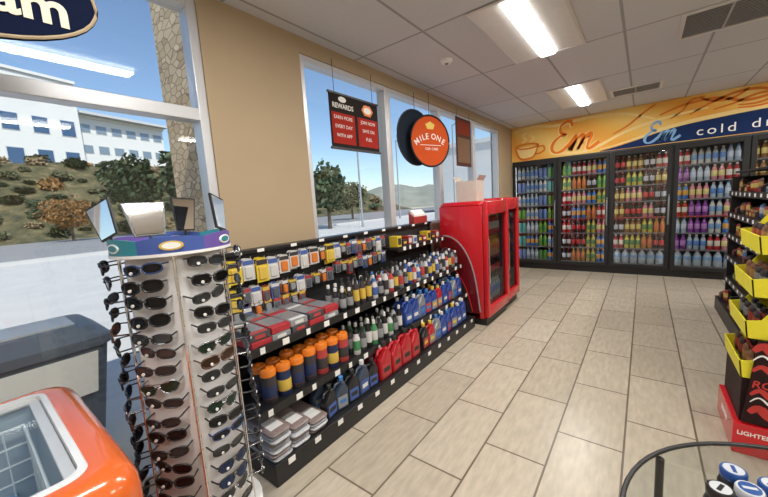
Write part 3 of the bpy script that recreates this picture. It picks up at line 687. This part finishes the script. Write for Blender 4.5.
# ------------------------------------------------------------------ red coolers against the window wall
DKG=clear('red_cooler_glass',(.70,.73,.75),.08); RBR=M('red_bright',(.62,.03,.03),.3); SILV=M('silver_stripe',(.55,.55,.57),.35,.4); DARKRED=M('dark_red_print',(.16,.008,.012),.25,coat=.3)
def red_cooler(label,y,W_,D_,H_,graphic):
    T=thing('beverage_cooler',label,'cooler',(-1.92,y,0),0,'red drinks coolers')
    x=W_-.06
    def lp(i,z): return rrect(0+i,x-i+.0,0+i,D_-i,.05,z,5)
    # rounded shell: outer wall with an opening towards +X
    m=MB(); m.box(0,.03,.03,D_-.03,.08,H_-.05); m.loft([lp(.02,H_-.06),lp(0,H_-.05),lp(0,H_-.03),lp(.02,H_-.005),lp(.04,H_)]); m.loft([lp(0,.08),lp(0,.20)])
    m.box(.0,x,0,.03,.08,H_-.05); m.box(.0,x,D_-.03,D_,.08,H_-.05)
    m.build('cabinet',RED,T,bevel=.008,smooth=40)
    MB().box(.03,.04,.03,D_-.03,.20,H_-.06).box(.04,x-.01,.0302,.034,.20,H_-.06).box(.04,x-.01,D_-.034,D_-.0302,.20,H_-.06).build('inner_lining',INNER,T)
    MB().box(.02,W_-.04,.02,D_-.02,0,.08).build('plinth',BLACK,T)
    if graphic:
        p=catmull([(.03,1.02),(.14,1.00),(.25,.92),(.35,.76),(.42,.52),(.47,.14)],6)
        MB().prism([(.03,.12)]+p,'y',-.003,-.0005).build('side_graphic',DARKRED,T)
        p2=catmull([(.03,.72),(.12,.68),(.22,.56),(.31,.40),(.38,.14)],6)
        MB().prism([(.03,.12)]+p2,'y',-.0040,-.0031).build('side_graphic',MATTEBLACK,T)
        MB().ribbon([(x_+.008,z_+.018) for x_,z_ in p],.016,-.0044).build('side_stripe',SILV,T)
        MB().ribbon([(x_+.006,z_+.012) for x_,z_ in p2],.014,-.0046).build('side_swoosh',RBR,T)
    m=MB(); x0,x1=W_-.058,W_; m.box(x0,x1,0,.05,.10,H_-.01).box(x0,x1,D_-.05,D_,.10,H_-.01).box(x0,x1,.05,D_-.05,H_-.16,H_-.01).box(x0,x1,.05,D_-.05,.10,.22)
    dd=m.build('door',RED,T,bevel=.012,seg=3,smooth=40)
    MB().box(x0+.02,x0+.026,.04,D_-.04,.20,H_-.14).build('glass_pane',DKG,dd)
    MB().box(x1,x1+.012,.02,.038,.5,1.0).build('handle',CHROME,dd,bevel=.003)
    MB().box(x0+.0,x0+.012,.055,.065,.24,H_-.18).build('light_strip',LED,T)
    for z in (.24,.50,.76,1.02):
        MB().box(.045,x-.02,.04,D_-.04,z-.012,z).build('shelf',CHROME,T)
red_cooler('tall red drinks cooler standing at the far end of the car supply shelf',3.56,.58,.72,1.42,True)
red_cooler('narrower red drinks cooler behind the first one, towards the back wall',4.31,.56,.50,1.44,False)
for ci,(y0,n,x) in enumerate(((3.56,7,-1.92+.46),(4.31,4,-1.92+.44))):
    for zi,z in enumerate((.24,.50,.76,1.02)):
        nm=('clear water','dark cola','orange soda','red punch')[(zi+ci)%4]
        for k in range(n): PB[nm].put((x,y0+.12+k*.083,z),0,'%s bottle on shelf %s up inside the %s red cooler'%(nm,ORD[zi],('first','narrower')[ci]),'%s bottles in the %s red cooler'%(nm,('first','narrower')[ci]))
T=thing('cardboard_box','open pale cardboard box on top of the red cooler by the window','box',(-1.765,4.12,1.4205),.08)
m=MB(); A,B,Hh=.13,.15,.25
m.box(-A,A,-B,B,0,.006).box(-A,-A+.006,-B,B,.006,Hh).box(A-.006,A,-B,B,.006,Hh).box(-A+.006,A-.006,-B,-B+.006,.006,Hh).box(-A+.006,A-.006,B-.006,B,.006,Hh); m.build('carton',CARD,T)
for s_ in (-1,1): MB().prism([(s_*A,Hh),(s_*(A+.04),Hh+.06),(s_*(A+.04),Hh+.064),(s_*A,Hh+.005)],'y',-B,B).build('flap',CARD,T)

# ------------------------------------------------------------------ window signs
T=thing('hanging_poster','red and black double poster hanging in the first window above the shelf','poster',(-2.0,2.28,1.94)); T.scale=(1,.93,.95)
PR=M('poster_red',(.33,.022,.014),.8,spec=.15); SIGNW=M('sign_white',(.78,.76,.72),.8,spec=.1)
MB().box(-.004,.004,-.33,.33,0,.44).build('board',M('poster_black',(.018,.014,.013),.8,spec=.15),T)
MB().box(.0042,.0052,-.315,-.02,.03,.29).build('red_panel',PR,T); MB().box(.0042,.0052,.02,.315,.03,.29).build('red_panel',PR,T)
MB().prism([(.17+.085*math.cos(q),.365+.055*math.sin(q)) for q in [2*pi*k/6 for k in range(6)]],'x',.0042,.0055).build('emblem',capO,T)
MB().prism([(.17+.055*math.cos(q),.365+.030*math.sin(q)) for q in [2*pi*k/12 for k in range(12)]],'x',.0056,.0062).build('emblem_face',SIGNW,T)
MB().prism([(-.17+.05*math.cos(q),.405+.024*math.sin(q)) for q in [2*pi*k/12 for k in range(12)]],'x',.0042,.0055).build('emblem',SIGNW,T)
text('REWARDS',.058,SIGNW,T,(.006,-.165,.345),FX,.0005,0,.001)
for s_,words in ((-1,('EARN MORE','EVERY DAY','WITH APP')),(1,('JOIN NOW','SAVE ON','FUEL'))):
    for k,wd in enumerate(words): text(wd,.043,SIGNW,T,(.006,s_*.17,.25-k*.075),FX,.0005)
for s_ in (-1,1): MB().tube([(0,s_*.26,.44),(0,s_*.26,.72)],.0025,5).build('hanging_wire',BLACK,T)
MB().box(-.008,.010,-.34,.34,-.02,0).build('bottom_rail',BLACK,T); MB().box(-.008,.010,-.34,.34,.44,.455).build('top_rail',BLACK,T)
def disc(r,y,z,n=40): return [(y+r*math.cos(2*pi*k/n),z+r*math.sin(2*pi*k/n)) for k in range(n)]
T=thing('round_sign','round orange-red hanging sign with white lettering in the second window','sign',(-1.90,3.39,2.13),R(-20))
MB().prism(disc(.270,0,-.02),'x',0,.006).build('face',M('sign_orange_red',(.50,.075,.016),.8,spec=.1),T)
MB().tube([(.003,p[0],p[1]) for p in disc(.275,0,-.02,48)],.011,6,closed=True).build('rim',MATTEBLACK,T,smooth=60)
angs=[36,25.5,17.5,8.5,-7.5,-20.5,-33.5]; rad=.33
for ch_,an_ in zip('MILEONE',angs):
    t_=R(an_); text(ch_,.088,SIGNW,T,(.008,-rad*math.sin(t_)*1.0,-.30+rad*math.cos(t_)),(pi/2+0,0,pi/2),.0005,0,.0008).rotation_euler=(Matrix.Rotation(t_,3,'X')@Matrix.Rotation(pi/2,3,'Z')@Matrix.Rotation(pi/2,3,'X')).to_euler()
text('CAR',.038,SIGNW,T,(.008,-.008,-.105),FX,.0005,align='RIGHT'); text('CARE',.038,SIGNW,T,(.008,.008,-.105),FX,.0005,align='LEFT')
MB().box(.0062,.0075,-.15,.15,-.066,-.060).build('rule_line',SIGNW,T)
MB().prism([(.07*math.cos(2*pi*k/5+pi/2),.145+.045*math.sin(2*pi*k/5+pi/2)) for k in range(5)],'x',.0062,.0075).build('emblem',labY,T)
MB().tube([(-.003,0,.26),(-.003,0,.49)],.003,5).build('hanging_wire',BLACK,T)
T=thing('round_backboard','dark round hanging board half hidden behind the orange-red sign','sign',(-2.03,3.30,2.16),R(-8))
MB().prism(disc(.30,0,0),'x',-.006,.0).build('board',M('board_dark_blue',(.015,.022,.035),.8,spec=.1),T); MB().tube([(-.003,p[0],p[1]) for p in disc(.30,0,0,32)],.008,5,closed=True).build('rim',BLACK,T); MB().tube([(-.003,0,.30),(-.003,0,.48)],.003,5).build('hanging_wire',BLACK,T)
T=thing('hanging_poster','narrow dark brown poster hanging in the third window','poster',(-2.0,4.50,1.90))
MB().box(-.004,.004,-.24,.24,0,.64).build('board',M('poster_brown',(.09,.045,.03),.85,spec=.1),T); MB().box(.0042,.005,-.20,.20,.42,.60).build('red_panel',M('poster_dark_brown_red',(.22,.04,.02),.85,spec=.1),T); MB().box(.0042,.005,-.20,.20,.05,.38).build('lower_panel',M('poster_tan',(.20,.12,.075),.85,spec=.1),T)
for s_ in (-1,1): MB().tube([(0,s_*.2,.64),(0,s_*.2,.73)],.0025,5).build('hanging_wire',BLACK,T)
# oval sign upper left
T=thing('oval_sign','navy oval hanging sign with white lettering at the upper left','sign',(-1.60,.06,2.215))
def oval(ra,rb,n=40): return [(ra*math.cos(2*pi*k/n),rb*math.sin(2*pi*k/n)) for k in range(n)]
CREAM=M('sign_cream',(.70,.64,.52),.8,spec=.1); TANRIM=M('sign_tan_rim',(.38,.30,.20),.8,spec=.1)
MB().prism(oval(.385,.185),'x',-.012,.0).build('board',NAVYS,T)
MB().tube([(.0,p[0],p[1]) for p in oval(.378,.178)],.006,6,closed=True).build('rim',TANRIM,T)
text('am',.150,CREAM,T,(.003,.30,-.045),FX,.001,0,.004,1.05,align='RIGHT')
for s_ in (-1,1): MB().tube([(-.006,s_*.2,.155),(-.006,s_*.2,.535)],.003,5).build('hanging_wire',CHROME,T)

# ------------------------------------------------------------------ right-hand snack gondola
GXR=.69
G2=thing('gondola_shelf','black snack shelf unit at the right edge in front of the coolers','shelf unit',(GXR,3.0,0))
L2=2.35
MB().box(.45,.49,0,L2,0,1.54).build('back_panel',PEG,G2); MB().box(0,.45,0,L2,0,.15).build('base_deck',BLACK,G2,bevel=.005); MB().box(.08,.45,L2,L2+.02,.15,1.50).build('end_panel',BLACK,G2)
MB().box(.10,.49,0,L2,1.54,1.56).build('top_cap',BLACK,G2)
SZ2=[.15,.40,.64,.88,1.11,1.34]
for z in SZ2[1:]:
    o=MB().box(.07,.45,0,L2,z-.02,z).box(.06,.072,0,L2,z-.045,z+.014).build('shelf',BLACK,G2)
    for q in range(12): MB().box(.058,.0598,.06+q*.19,.11+q*.19,z-.03,z).build('price_tag',PAPER,o)
bagc=[((.30,.03,.025),(.5,.40,.1)),((.42,.28,.05),(.3,.08,.04)),((.04,.12,.26),(.4,.4,.42)),((.05,.16,.06),(.4,.36,.15)),((.36,.15,.04),(.2,.08,.04)),((.10,.05,.04),(.4,.26,.08)),((.40,.40,.40),(.08,.16,.3)),((.03,.03,.034),(.32,.04,.04))]
bagn=['red','yellow','blue','green','orange','brown','white','black']
BAG=[];BOXP=[]
for i,(c1,c2) in enumerate(bagc):
    m1=M('bag_%s'%bagn[i],c1,.35); m2=M('bag_%s_print'%bagn[i],c2,.4)
    o=pillow('snack_bag',m1,.095,.125,.040,m2); tag(o,'','snack bag'); BAG.append(Proto(o))
    t=thing('candy_carton','','carton'); MB().prism([(-.045,0),(.045,0),(.045,.10),(.035,.10),(-.045,.05)],'y',-.05,.05).build('carton',m1,t,bevel=.002); MB().box(-.0462,-.0452,-.04,.04,.012,.04).build('label',m2,t); MB().box(-.035,.03,-.042,.042,.03,.065).build('sweets',m2,t); BOXP.append(Proto(t))
for si,z in enumerate(SZ2):
    for k in range(13):
        q=random.choices(range(8),[2,1,2,1,1,4,2,5])[0]; x=GXR+(.06 if si==0 else .14); y=3.0+.72+k*.127
        if y>3.0+L2-.05 or random.random()<.12: continue
        if (si+k//3)%2==0: BOXP[q].put((x+.01,y,z),0,'%s candy carton, %s along the %s shelf from the floor'%(bagn[q],ORD[k],ORD[si]),'goods on the right shelf unit')
        else: BAG[q].put((x,y,z),pi+random.uniform(-.15,.15),'%s snack bag, %s along the %s shelf from the floor'%(bagn[q],ORD[k],ORD[si]),'goods on the right shelf unit',.12)

# ------------------------------------------------------------------ yellow cardboard floor display
DX,DY=.465,2.45
T=thing('cardboard_display','tall bright yellow cardboard floor display with stacked tiers and low red base','display stand',(DX,DY,0))
w_,d_=.46,.42
MB().box(-.05,w_,-.03,d_,0,.17).build('base',RED,T,bevel=.004)
MB().box(w_-.006,w_,.0,d_,.17,1.36).build('back_panel',YEL,T)
TIERS=[(.42,-.032),(.64,-.022),(.86,-.010),(1.08,.004)]
for z,x in TIERS:
    m=MB(); zt=z+.215
    m.box(x,w_-.008,.006,d_-.006,z,z+.008)
    m.prism([(x-.010,z+.092),(x,z),(x+.006,z),(x-.004,z+.092)],'y',.0,d_)
    for q0,q1 in ((0,.006),(d_-.006,d_)): m.prism([(x,z),(x-.01,z+.090),(x+.05,z+.10),(x+.08,z+.15),(x+.12,zt-.005),(w_-.008,zt-.005),(w_-.008,z)],'y',q0,q1)
    m.build('tier',YEL,T)
MB().box(.16,.38,-.0025,-.0003,.92,1.04).build('side_print',PAPER,T)
MB().prism([(.12,1.29),(w_,1.29),(w_,1.42),(.16,1.42)],'y',.0,.010).build('header_card',YEL,T)
MB().prism([(.17,1.31),(.42,1.31),(.42,1.40),(.20,1.40)],'y',-.0015,-.0003).build('header_print',PAPER,T)
text('LIGHTED',.032,PAPER,T,(-.035,-.0315,.12),FY,.0008,0,.0005,align='LEFT')
text('LIGHTED',.040,PAPER,T,(-.0515,.20,.10),(pi/2,0,-pi/2),.0008,0,.0005)
DR=M('poster_dark_red',(.022,.008,.009),.6,spec=.2)
MB().box(-.025,w_-.01,.008,d_-.008,.17,.418).build('lower_panel',DR,T)
MB().prism([(-.02,.18),(.44,.18),(.46,.64),(.02,.64)],'y',-.020,-.010).build('poster',DR,T)
RI=M('poster_red_ink',(.50,.035,.03),.6)
text('ROCK',.055,RI,T,(.005,-.0215,.40),FY,.0008,.15,.001,align='LEFT')
for zz,hh_,mt in ((.24,.05,RI),(.34,.03,RI),(.47,.03,RI),(.58,.05,RI),(.53,.012,PAPER),(.30,.010,PAPER)):
    p=catmull([(.005,zz),(.04,zz+.03),(.10,zz-.01),(.22,zz+.03),(.42,zz)],5); MB().ribbon(p,[hh_*(.4+.6*math.sin(pi*i/len(p))) for i in range(len(p))],-.0208).build('poster_flame',mt,T)
pouch=[pillow('snack_pouch',M('pouch_%s'%n_,c,.35),.082,.125,.03,M('pouch_%s_print'%n_,c2,.4)) for n_,c,c2 in (('brown',(.14,.06,.03),(.34,.18,.07)),('dark',(.03,.018,.02),(.30,.05,.04)),('black',(.02,.02,.022),(.20,.20,.20)))]
for o in pouch: tag(o,'','snack pouch')
PP=[Proto(o) for o in pouch]
for zi,(z,x) in enumerate(TIERS):
    for k in range(4):
        q=(zi+k//2)%3
        for r_ in range(2):
            PP[q].put((DX+x+.045+r_*.045,DY+.06+k*.10,z+.009),pi,'%s snack pouch, %s in the %s tier up of the yellow display, %s row'%(('brown','dark red-printed','black')[q],ORD[k],ORD[zi],('front','second')[r_]),'snack pouches in the yellow display')

# ------------------------------------------------------------------ round glass table with jars
T=thing('glass_table','round glass-topped stand with thin black rim at the lower right','table',(.335,.715,0))
rr=.352
MB().tube([(rr*math.cos(2*pi*k/64),rr*math.sin(2*pi*k/64),.85) for k in range(64)],.0048,8,closed=True).build('rim',BLACK,T,smooth=60)
MB().lathe([(rr-.003,.847),(rr-.003,.852)],64).build('glass_top',TABLEGLASS,T)
for a in (148,268,28):
    x,y=rr*.97*math.cos(R(a)),rr*.97*math.sin(R(a)); MB().tube([(x,y,0),(x,y,.847)],.008,10).build('leg',BLACK,T,smooth=60)
MB().tube([(rr*.95*math.cos(2*pi*k/40),rr*.95*math.sin(2*pi*k/40),.12) for k in range(40)],.006,6,closed=True).build('lower_ring',BLACK,T,smooth=60)
MB().lathe([(rr*.94,.118),(rr*.94,.124)],48).build('lower_shelf',TABLEGLASS,T)
jl=M('jar_lid',(.50,.52,.55),.3); jb=M('jar_blue',(.02,.07,.25),.3); jk=M('jar_dark',(.02,.018,.02),.3)
def tin(body,lid,ctr):
    t=thing('drink_bottle','','bottle')
    MB().lathe([(.020,0),(.0215,.004),(.0215,.034),(.018,.044),(.014,.048)],20).build('bottle_body',body,t,smooth=40); cp=MB().lathe([(.0185,.046),(.0195,.048),(.0195,.060),(.018,.063)],20).build('cap',lid,t,smooth=40)
    MB().lathe([(.0150,.0631),(.0150,.0636)],18).build('cap_print',ctr,cp); MB().box(-.010,.010,-.003,.003,.0637,.0640).build('cap_mark',lid,cp); return Proto(t)
tj=[tin(jk,jk,jl),tin(jb,jl,jb),tin(jk,jb,jl)]
for k,(x,y) in enumerate(((.122,.765),(.162,.790),(.196,.822),(.205,.770),(.165,.742),(.148,.832))):
    tj[k%3].put((x,y,.8525),random.uniform(0,6),'short %s bottle, %s of the cluster on the round glass stand'%(('dark-capped','pale-capped blue','blue-capped dark')[k%3],ORD[k]),'short bottles on the glass stand')

# ------------------------------------------------------------------ outdoors
CONC=M('concrete_paving',(.50,.49,.475),.85,0,.12,1.5); ASPH=M('asphalt_road',(.24,.24,.245),.9,0,.12,2); KERB=M('kerb_concrete',(.50,.49,.47),.85)
struct(MB().box(-20,WX-.15,-40,240,-.12,-.02).build('pavement',CONC))
struct(MB().box(-46,-20,-40,240,-.16,-.06).build('road',ASPH))
struct(MB().box(-20.6,-19.9,-40,240,-.1,.10).build('kerb',KERB))
def hillmat():
    m=bpy.data.materials.new('dry_hillside'); m.use_nodes=True; nt=m.node_tree; b=nt.nodes['Principled BSDF']; b.inputs['Roughness'].default_value=.95
    tc=nt.nodes.new('ShaderNodeTexCoord'); nz=nt.nodes.new('ShaderNodeTexNoise'); nz.inputs['Scale'].default_value=.6; nz.inputs['Detail'].default_value=9; nz.inputs['Roughness'].default_value=.78
    cr=nt.nodes.new('ShaderNodeValToRGB'); e=cr.color_ramp.elements; e[0].position=.40; e[0].color=(.032,.036,.015,1); e[1].position=.70; e[1].color=(.28,.21,.115,1); x=cr.color_ramp.elements.new(.55); x.color=(.11,.095,.042,1)
    nt.links.new(tc.outputs['Object'],nz.inputs[0]); nt.links.new(nz.outputs[0],cr.inputs[0]); nt.links.new(cr.outputs[0],b.inputs['Base Color']); return m
def hz(x,y):
    u=min(1,max(0,(-46-x)/24)); s=u*u*(3-2*u)*.4+u*.6
    k=1-.35*min(1,max(0,(y-38)/45))
    return -.1+s*k*(10.4+.5*math.sin(y*.11))+min(1,u*4)*.9*mnoise.noise(Vector((x*.22,y*.22,0)))
vs=[];fs=[];nx,ny=34,44
for i in range(nx):
    for j in range(ny):
        x=-46-i*1.8; y=-40+j*2.6; vs.append((x,y,hz(x,y)))
for i in range(nx-1):
    for j in range(ny-1): fs.append((i*ny+j,i*ny+j+1,(i+1)*ny+j+1,(i+1)*ny+j))
struct(MB().add(vs,fs).build('hillside',hillmat(),smooth=80))
# low distant hills behind the centre windows
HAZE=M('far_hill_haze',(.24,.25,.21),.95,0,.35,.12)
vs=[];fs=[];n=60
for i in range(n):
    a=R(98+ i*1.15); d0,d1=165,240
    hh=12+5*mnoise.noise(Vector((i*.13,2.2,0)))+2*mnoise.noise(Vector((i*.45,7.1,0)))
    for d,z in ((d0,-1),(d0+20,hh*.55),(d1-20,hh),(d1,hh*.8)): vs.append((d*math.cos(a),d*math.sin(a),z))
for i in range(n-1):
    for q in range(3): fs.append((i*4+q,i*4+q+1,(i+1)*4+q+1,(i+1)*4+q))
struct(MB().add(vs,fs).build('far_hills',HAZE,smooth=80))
def leafcloud(rad,n,s,base):
    m=MB()
    for i in range(n):
        while True:
            p=Vector((random.uniform(-1,1),random.uniform(-1,1),random.uniform(-1,1)))
            if .25<p.length<1: break
        p=p*(.8+.35*mnoise.noise(p*2.2+Vector((base,0,0)))); c=Vector((p.x*rad[0],p.y*rad[1],p.z*rad[2]))
        u=Vector((random.gauss(0,1),random.gauss(0,1),random.gauss(0,1))).normalized(); v=u.orthogonal().normalized()
        q=s*random.uniform(.6,1.4); m.add([c-u*q,c+v*q*.6,c+u*q,c-v*q*.6],[(0,1,2,3)],random.choice((0,0,1)))
    return m
def lm(n,a): return [M(n+'_leaf',a,.7,0,.3,2),M(n+'_leaf_light',tuple(min(1,c*1.6) for c in a),.7,0,.3,2)]
GRN=lm('green',(.036,.056,.022)); OLV=lm('olive',(.075,.078,.034)); ORG=lm('autumn',(.22,.11,.03)); DRY=lm('dry',(.20,.15,.08)); PAL=lm('pale_green',(.11,.125,.07))
BARK=M('bark',(.10,.07,.05),.9)
SH=[]
for i,(mt,nm) in enumerate(((GRN,'dark green'),(OLV,'olive'),(ORG,'orange-brown'),(DRY,'dry tan'))):
    o=leafcloud((1.2,1.4,.85),420,.22,i*7).build('shrub',mt); tag(o,'','shrub'); SH.append((Proto(o),nm))
pos=[]; tries=0
while len(pos)<140 and tries<9000:
    tries+=1
    x=-47-random.random()*24; y=random.uniform(2,40) if len(pos)<115 else random.uniform(40,72); s=random.uniform(.5,1.3)
    if any((x-a_)**2+(y-b_)**2<(1.3*(s+c_))**2 for a_,b_,c_ in pos): continue
    pos.append((x,y,s))
for x,y,s in pos:
    q=random.choices(range(4),[5,6,1,3])[0]; o=SH[q][0].put((x,y,hz(x,y)+.35*s),random.uniform(0,6))
    o.scale=(s,s,s*random.uniform(.7,1.1)); o['label']='%s scrub bush growing on the dry hillside across the road'%SH[q][1]; o['group']='%s scrub bushes on the hillside'%SH[q][1]
def tree(x,y,z,h_,r_,mt,label,n=1500):
    t=thing('tree',label,'tree',(x,y,z),0,'trees seen through the windows')
    MB().lathe([(h_*.030,0),(h_*.02,h_*.4),(h_*.008,h_*.75)],8).build('trunk',BARK,t)
    o=leafcloud((r_,r_,h_*.40),n,h_*.034,x).build('foliage',mt,t,loc=(0,0,h_*.60))
tree(-40,11.6,-.06,8.4,2.9,GRN,'dark green tree on the left through the tall window below the pale office')
tree(-37,15.4,-.06,9.4,2.7,GRN,'tall dark tree just left of the stone pier')
tree(-41,6.8,-.06,4.2,2.6,ORG,'round orange-leaved tree by the road through the tall window')
tree(-17.5,16.4,-.02,4.8,1.6,GRN,'dark green tree at the left of the first window above the shelf')
tree(-27,29,-.06,4.6,2.4,OLV,'olive tree right of the dark tree in the first window above shelf')
tree(-33,66,-.06,5.4,3.4,OLV,'olive tree in the second window left of the round sign')
tree(-34,78,-.06,5.6,3.6,PAL,'pale distant tree in the second window below the round sign')
tree(-40,98,-.06,6.0,4.4,GRN,'dark distant tree in the second window right of the pale tree')
BW=M('building_white',(.72,.72,.71),.8,0,.03,.4); BG=M('building_glass',(.06,.12,.22),.15,.3); BG2=M('building_band_glass',(.22,.28,.34),.2,.2); BGR=M('building_grey',(.55,.56,.57),.8)
def block(t,ox,oy,oz,Wd,Hd,dx,rows,cols,wf,hf,gm=None):
    MB().box(ox-dx,ox,oy,oy+Wd,oz-6,oz+Hd).build('walls',BW,t); MB().box(ox-dx-.2,ox+.3,oy-.2,oy+Wd+.2,oz+Hd,oz+Hd+.5).build('parapet',BW,t)
    fh=Hd/rows
    for r_ in range(rows):
        for c_ in range(cols):
            cy=oy+(c_+.5)*Wd/cols; ww=Wd/cols*wf/2; zz=oz+(r_+.52)*fh; hh=fh*hf/2
            fr_=MB().box(ox,ox+.06,cy-ww-.12,cy+ww+.12,zz-hh-.12,zz+hh+.12).build('window',BGR,t)
            MB().box(ox+.06,ox+.10,cy-ww,cy+ww,zz-hh,zz+hh).build('pane',gm or BG,fr_)
t=thing('office_building','white hilltop office building with blue windows and a lower wing','building',(-82,3,10.5),R(14))
block(t,0,0,0,15.5,17,12,3,4,.52,.48); block(t,-1.6,15.5,-.5,17,12,10,3,6,.62,.36,BG2)
MB().box(-12.0,.2,15.7,32.9,12,12.5).build('roof_overhang',BGR,t)
t=thing('office_building','white low building seen through the far windows above the red cooler','building',(-13,40,-.05))
block(t,0,0,0,18,8.0,9,2,6,.6,.45)
t=thing('office_building','long pale low building far off in the second window','building',(-52,114,-.05),R(-60))
block(t,0,0,0,34,6.5,9,2,9,.6,.4,BG2)
def lamp(x,y,h_,label):
    t=thing('street_lamp',label,'street lamp',(x,y,-.02))
    MB().lathe([(.12,0),(.10,.3),(.07,.35),(.05,h_)],10).build('pole',GREY,t,smooth=50); MB().tube([(0,0,h_-.1),(.4,0,h_+.15),(1.1,0,h_+.2)],.035,6).build('arm',GREY,t); MB().box(.9,1.5,-.12,.12,h_+.14,h_+.26).build('lamp_head',GREY,t,bevel=.03)
lamp(-15.5,17.6,7.0,'grey street lamp seen in the first window beside the poster'); lamp(-12.5,26,7.5,'grey street lamp seen in the second window near the round sign'); lamp(-19.2,27.5,7.5,'grey street lamp farther along the kerb in the first window')
# stone-clad pier outside
def stonemat():
    m=bpy.data.materials.new('stone_cladding'); m.use_nodes=True; nt=m.node_tree; b=nt.nodes['Principled BSDF']; b.inputs['Roughness'].default_value=.9
    tc=nt.nodes.new('ShaderNodeTexCoord'); vo=nt.nodes.new('ShaderNodeTexVoronoi'); vo.inputs['Scale'].default_value=9; vo.feature='F1'
    ve=nt.nodes.new('ShaderNodeTexVoronoi'); ve.inputs['Scale'].default_value=9; ve.feature='DISTANCE_TO_EDGE'
    mp=nt.nodes.new('ShaderNodeMapping'); mp.inputs['Scale'].default_value=(1,1,2.0)
    cr=nt.nodes.new('ShaderNodeValToRGB'); e=cr.color_ramp.elements; e[0].color=(.44,.31,.18,1); e[1].color=(.76,.60,.40,1)
    c2=nt.nodes.new('ShaderNodeValToRGB'); c2.color_ramp.elements[0].color=(.30,.25,.2,1); c2.color_ramp.elements[1].position=.08; c2.color_ramp.elements[1].color=(1,1,1,1)
    mx=nt.nodes.new('ShaderNodeMix'); mx.data_type='RGBA'; mx.blend_type='MULTIPLY'; mx.inputs[0].default_value=1
    nt.links.new(tc.outputs['Object'],mp.inputs[0]); nt.links.new(mp.outputs[0],vo.inputs['Vector']); nt.links.new(mp.outputs[0],ve.inputs['Vector'])
    nt.links.new(vo.outputs['Color'],cr.inputs[0]); nt.links.new(ve.outputs['Distance'],c2.inputs[0]); nt.links.new(cr.outputs[0],mx.inputs[6]); nt.links.new(c2.outputs[0],mx.inputs[7]); nt.links.new(mx.outputs[2],b.inputs['Base Color']); return m
struct(MB().box(-3.28,-2.75,1.27,1.95,-.02,4.6).build('trim_1',stonemat()))
# rubbish bin outside
BIN=M('bin_blue_grey',(.12,.145,.185),.4)
T=thing('rubbish_bin','dark blue-grey rubbish bin with pale panel outside the tall window','bin',(-2.70,.17,-.02))
MB().loft([rrect(-.20,.20,-.24,.24,.06,.24),rrect(-.25,.25,-.31,.31,.06,.78)]).build('body',BIN,T,smooth=40)
MB().loft([rrect(-.27,.27,-.33,.33,.08,.78),rrect(-.27,.27,-.33,.33,.08,.83),rrect(-.20,.20,-.26,.26,.08,.90)]).build('lid',BIN,T,smooth=40)
MB().prism([(-.22,.52),(.22,.52),(.25,.75),(-.25,.75)],'x',.250,.258).build('pale_panel',PAPER,T); MB().box(-.14,.14,-.19,.19,.901,.91).build('top_plate',FRM,T)  # pale side panel, made wide to stand in for a bright reflection
MB().lathe([(.20,0),(.20,.03),(.06,.06),(.06,.245)],20).build('pedestal',GREY,T,smooth=40)

# drop prototypes that were never placed
for p in PROTOS:
    if not p.used:
        for ch in list(p.root.children):
            for g in list(ch.children): bpy.data.objects.remove(g)
            bpy.data.objects.remove(ch)
        bpy.data.objects.remove(p.root)

# ------------------------------------------------------------------ light
sd=bpy.data.lights.new('sun','SUN'); sd.energy=5.0; sd.angle=R(.6); sd.color=(1,.96,.88)
so=bpy.data.objects.new('sun',sd); C.objects.link(so); so.rotation_euler=Vector((-.62,.18,-.80)).to_track_quat('-Z','Y').to_euler()
wd=bpy.data.worlds.new('sky'); S.world=wd; wd.use_nodes=True; nt=wd.node_tree
sk=nt.nodes.new('ShaderNodeTexSky'); sk.sky_type='NISHITA'; sk.sun_disc=False; sk.sun_elevation=R(50); sk.sun_rotation=R(90); sk.dust_density=.4; sk.ozone_density=3.0
bg=nt.nodes['Background']; bg.inputs[1].default_value=.185
nt.links.new(sk.outputs[0],bg.inputs[0])
S.view_settings.view_transform='Standard'
S.view_settings.look='None'
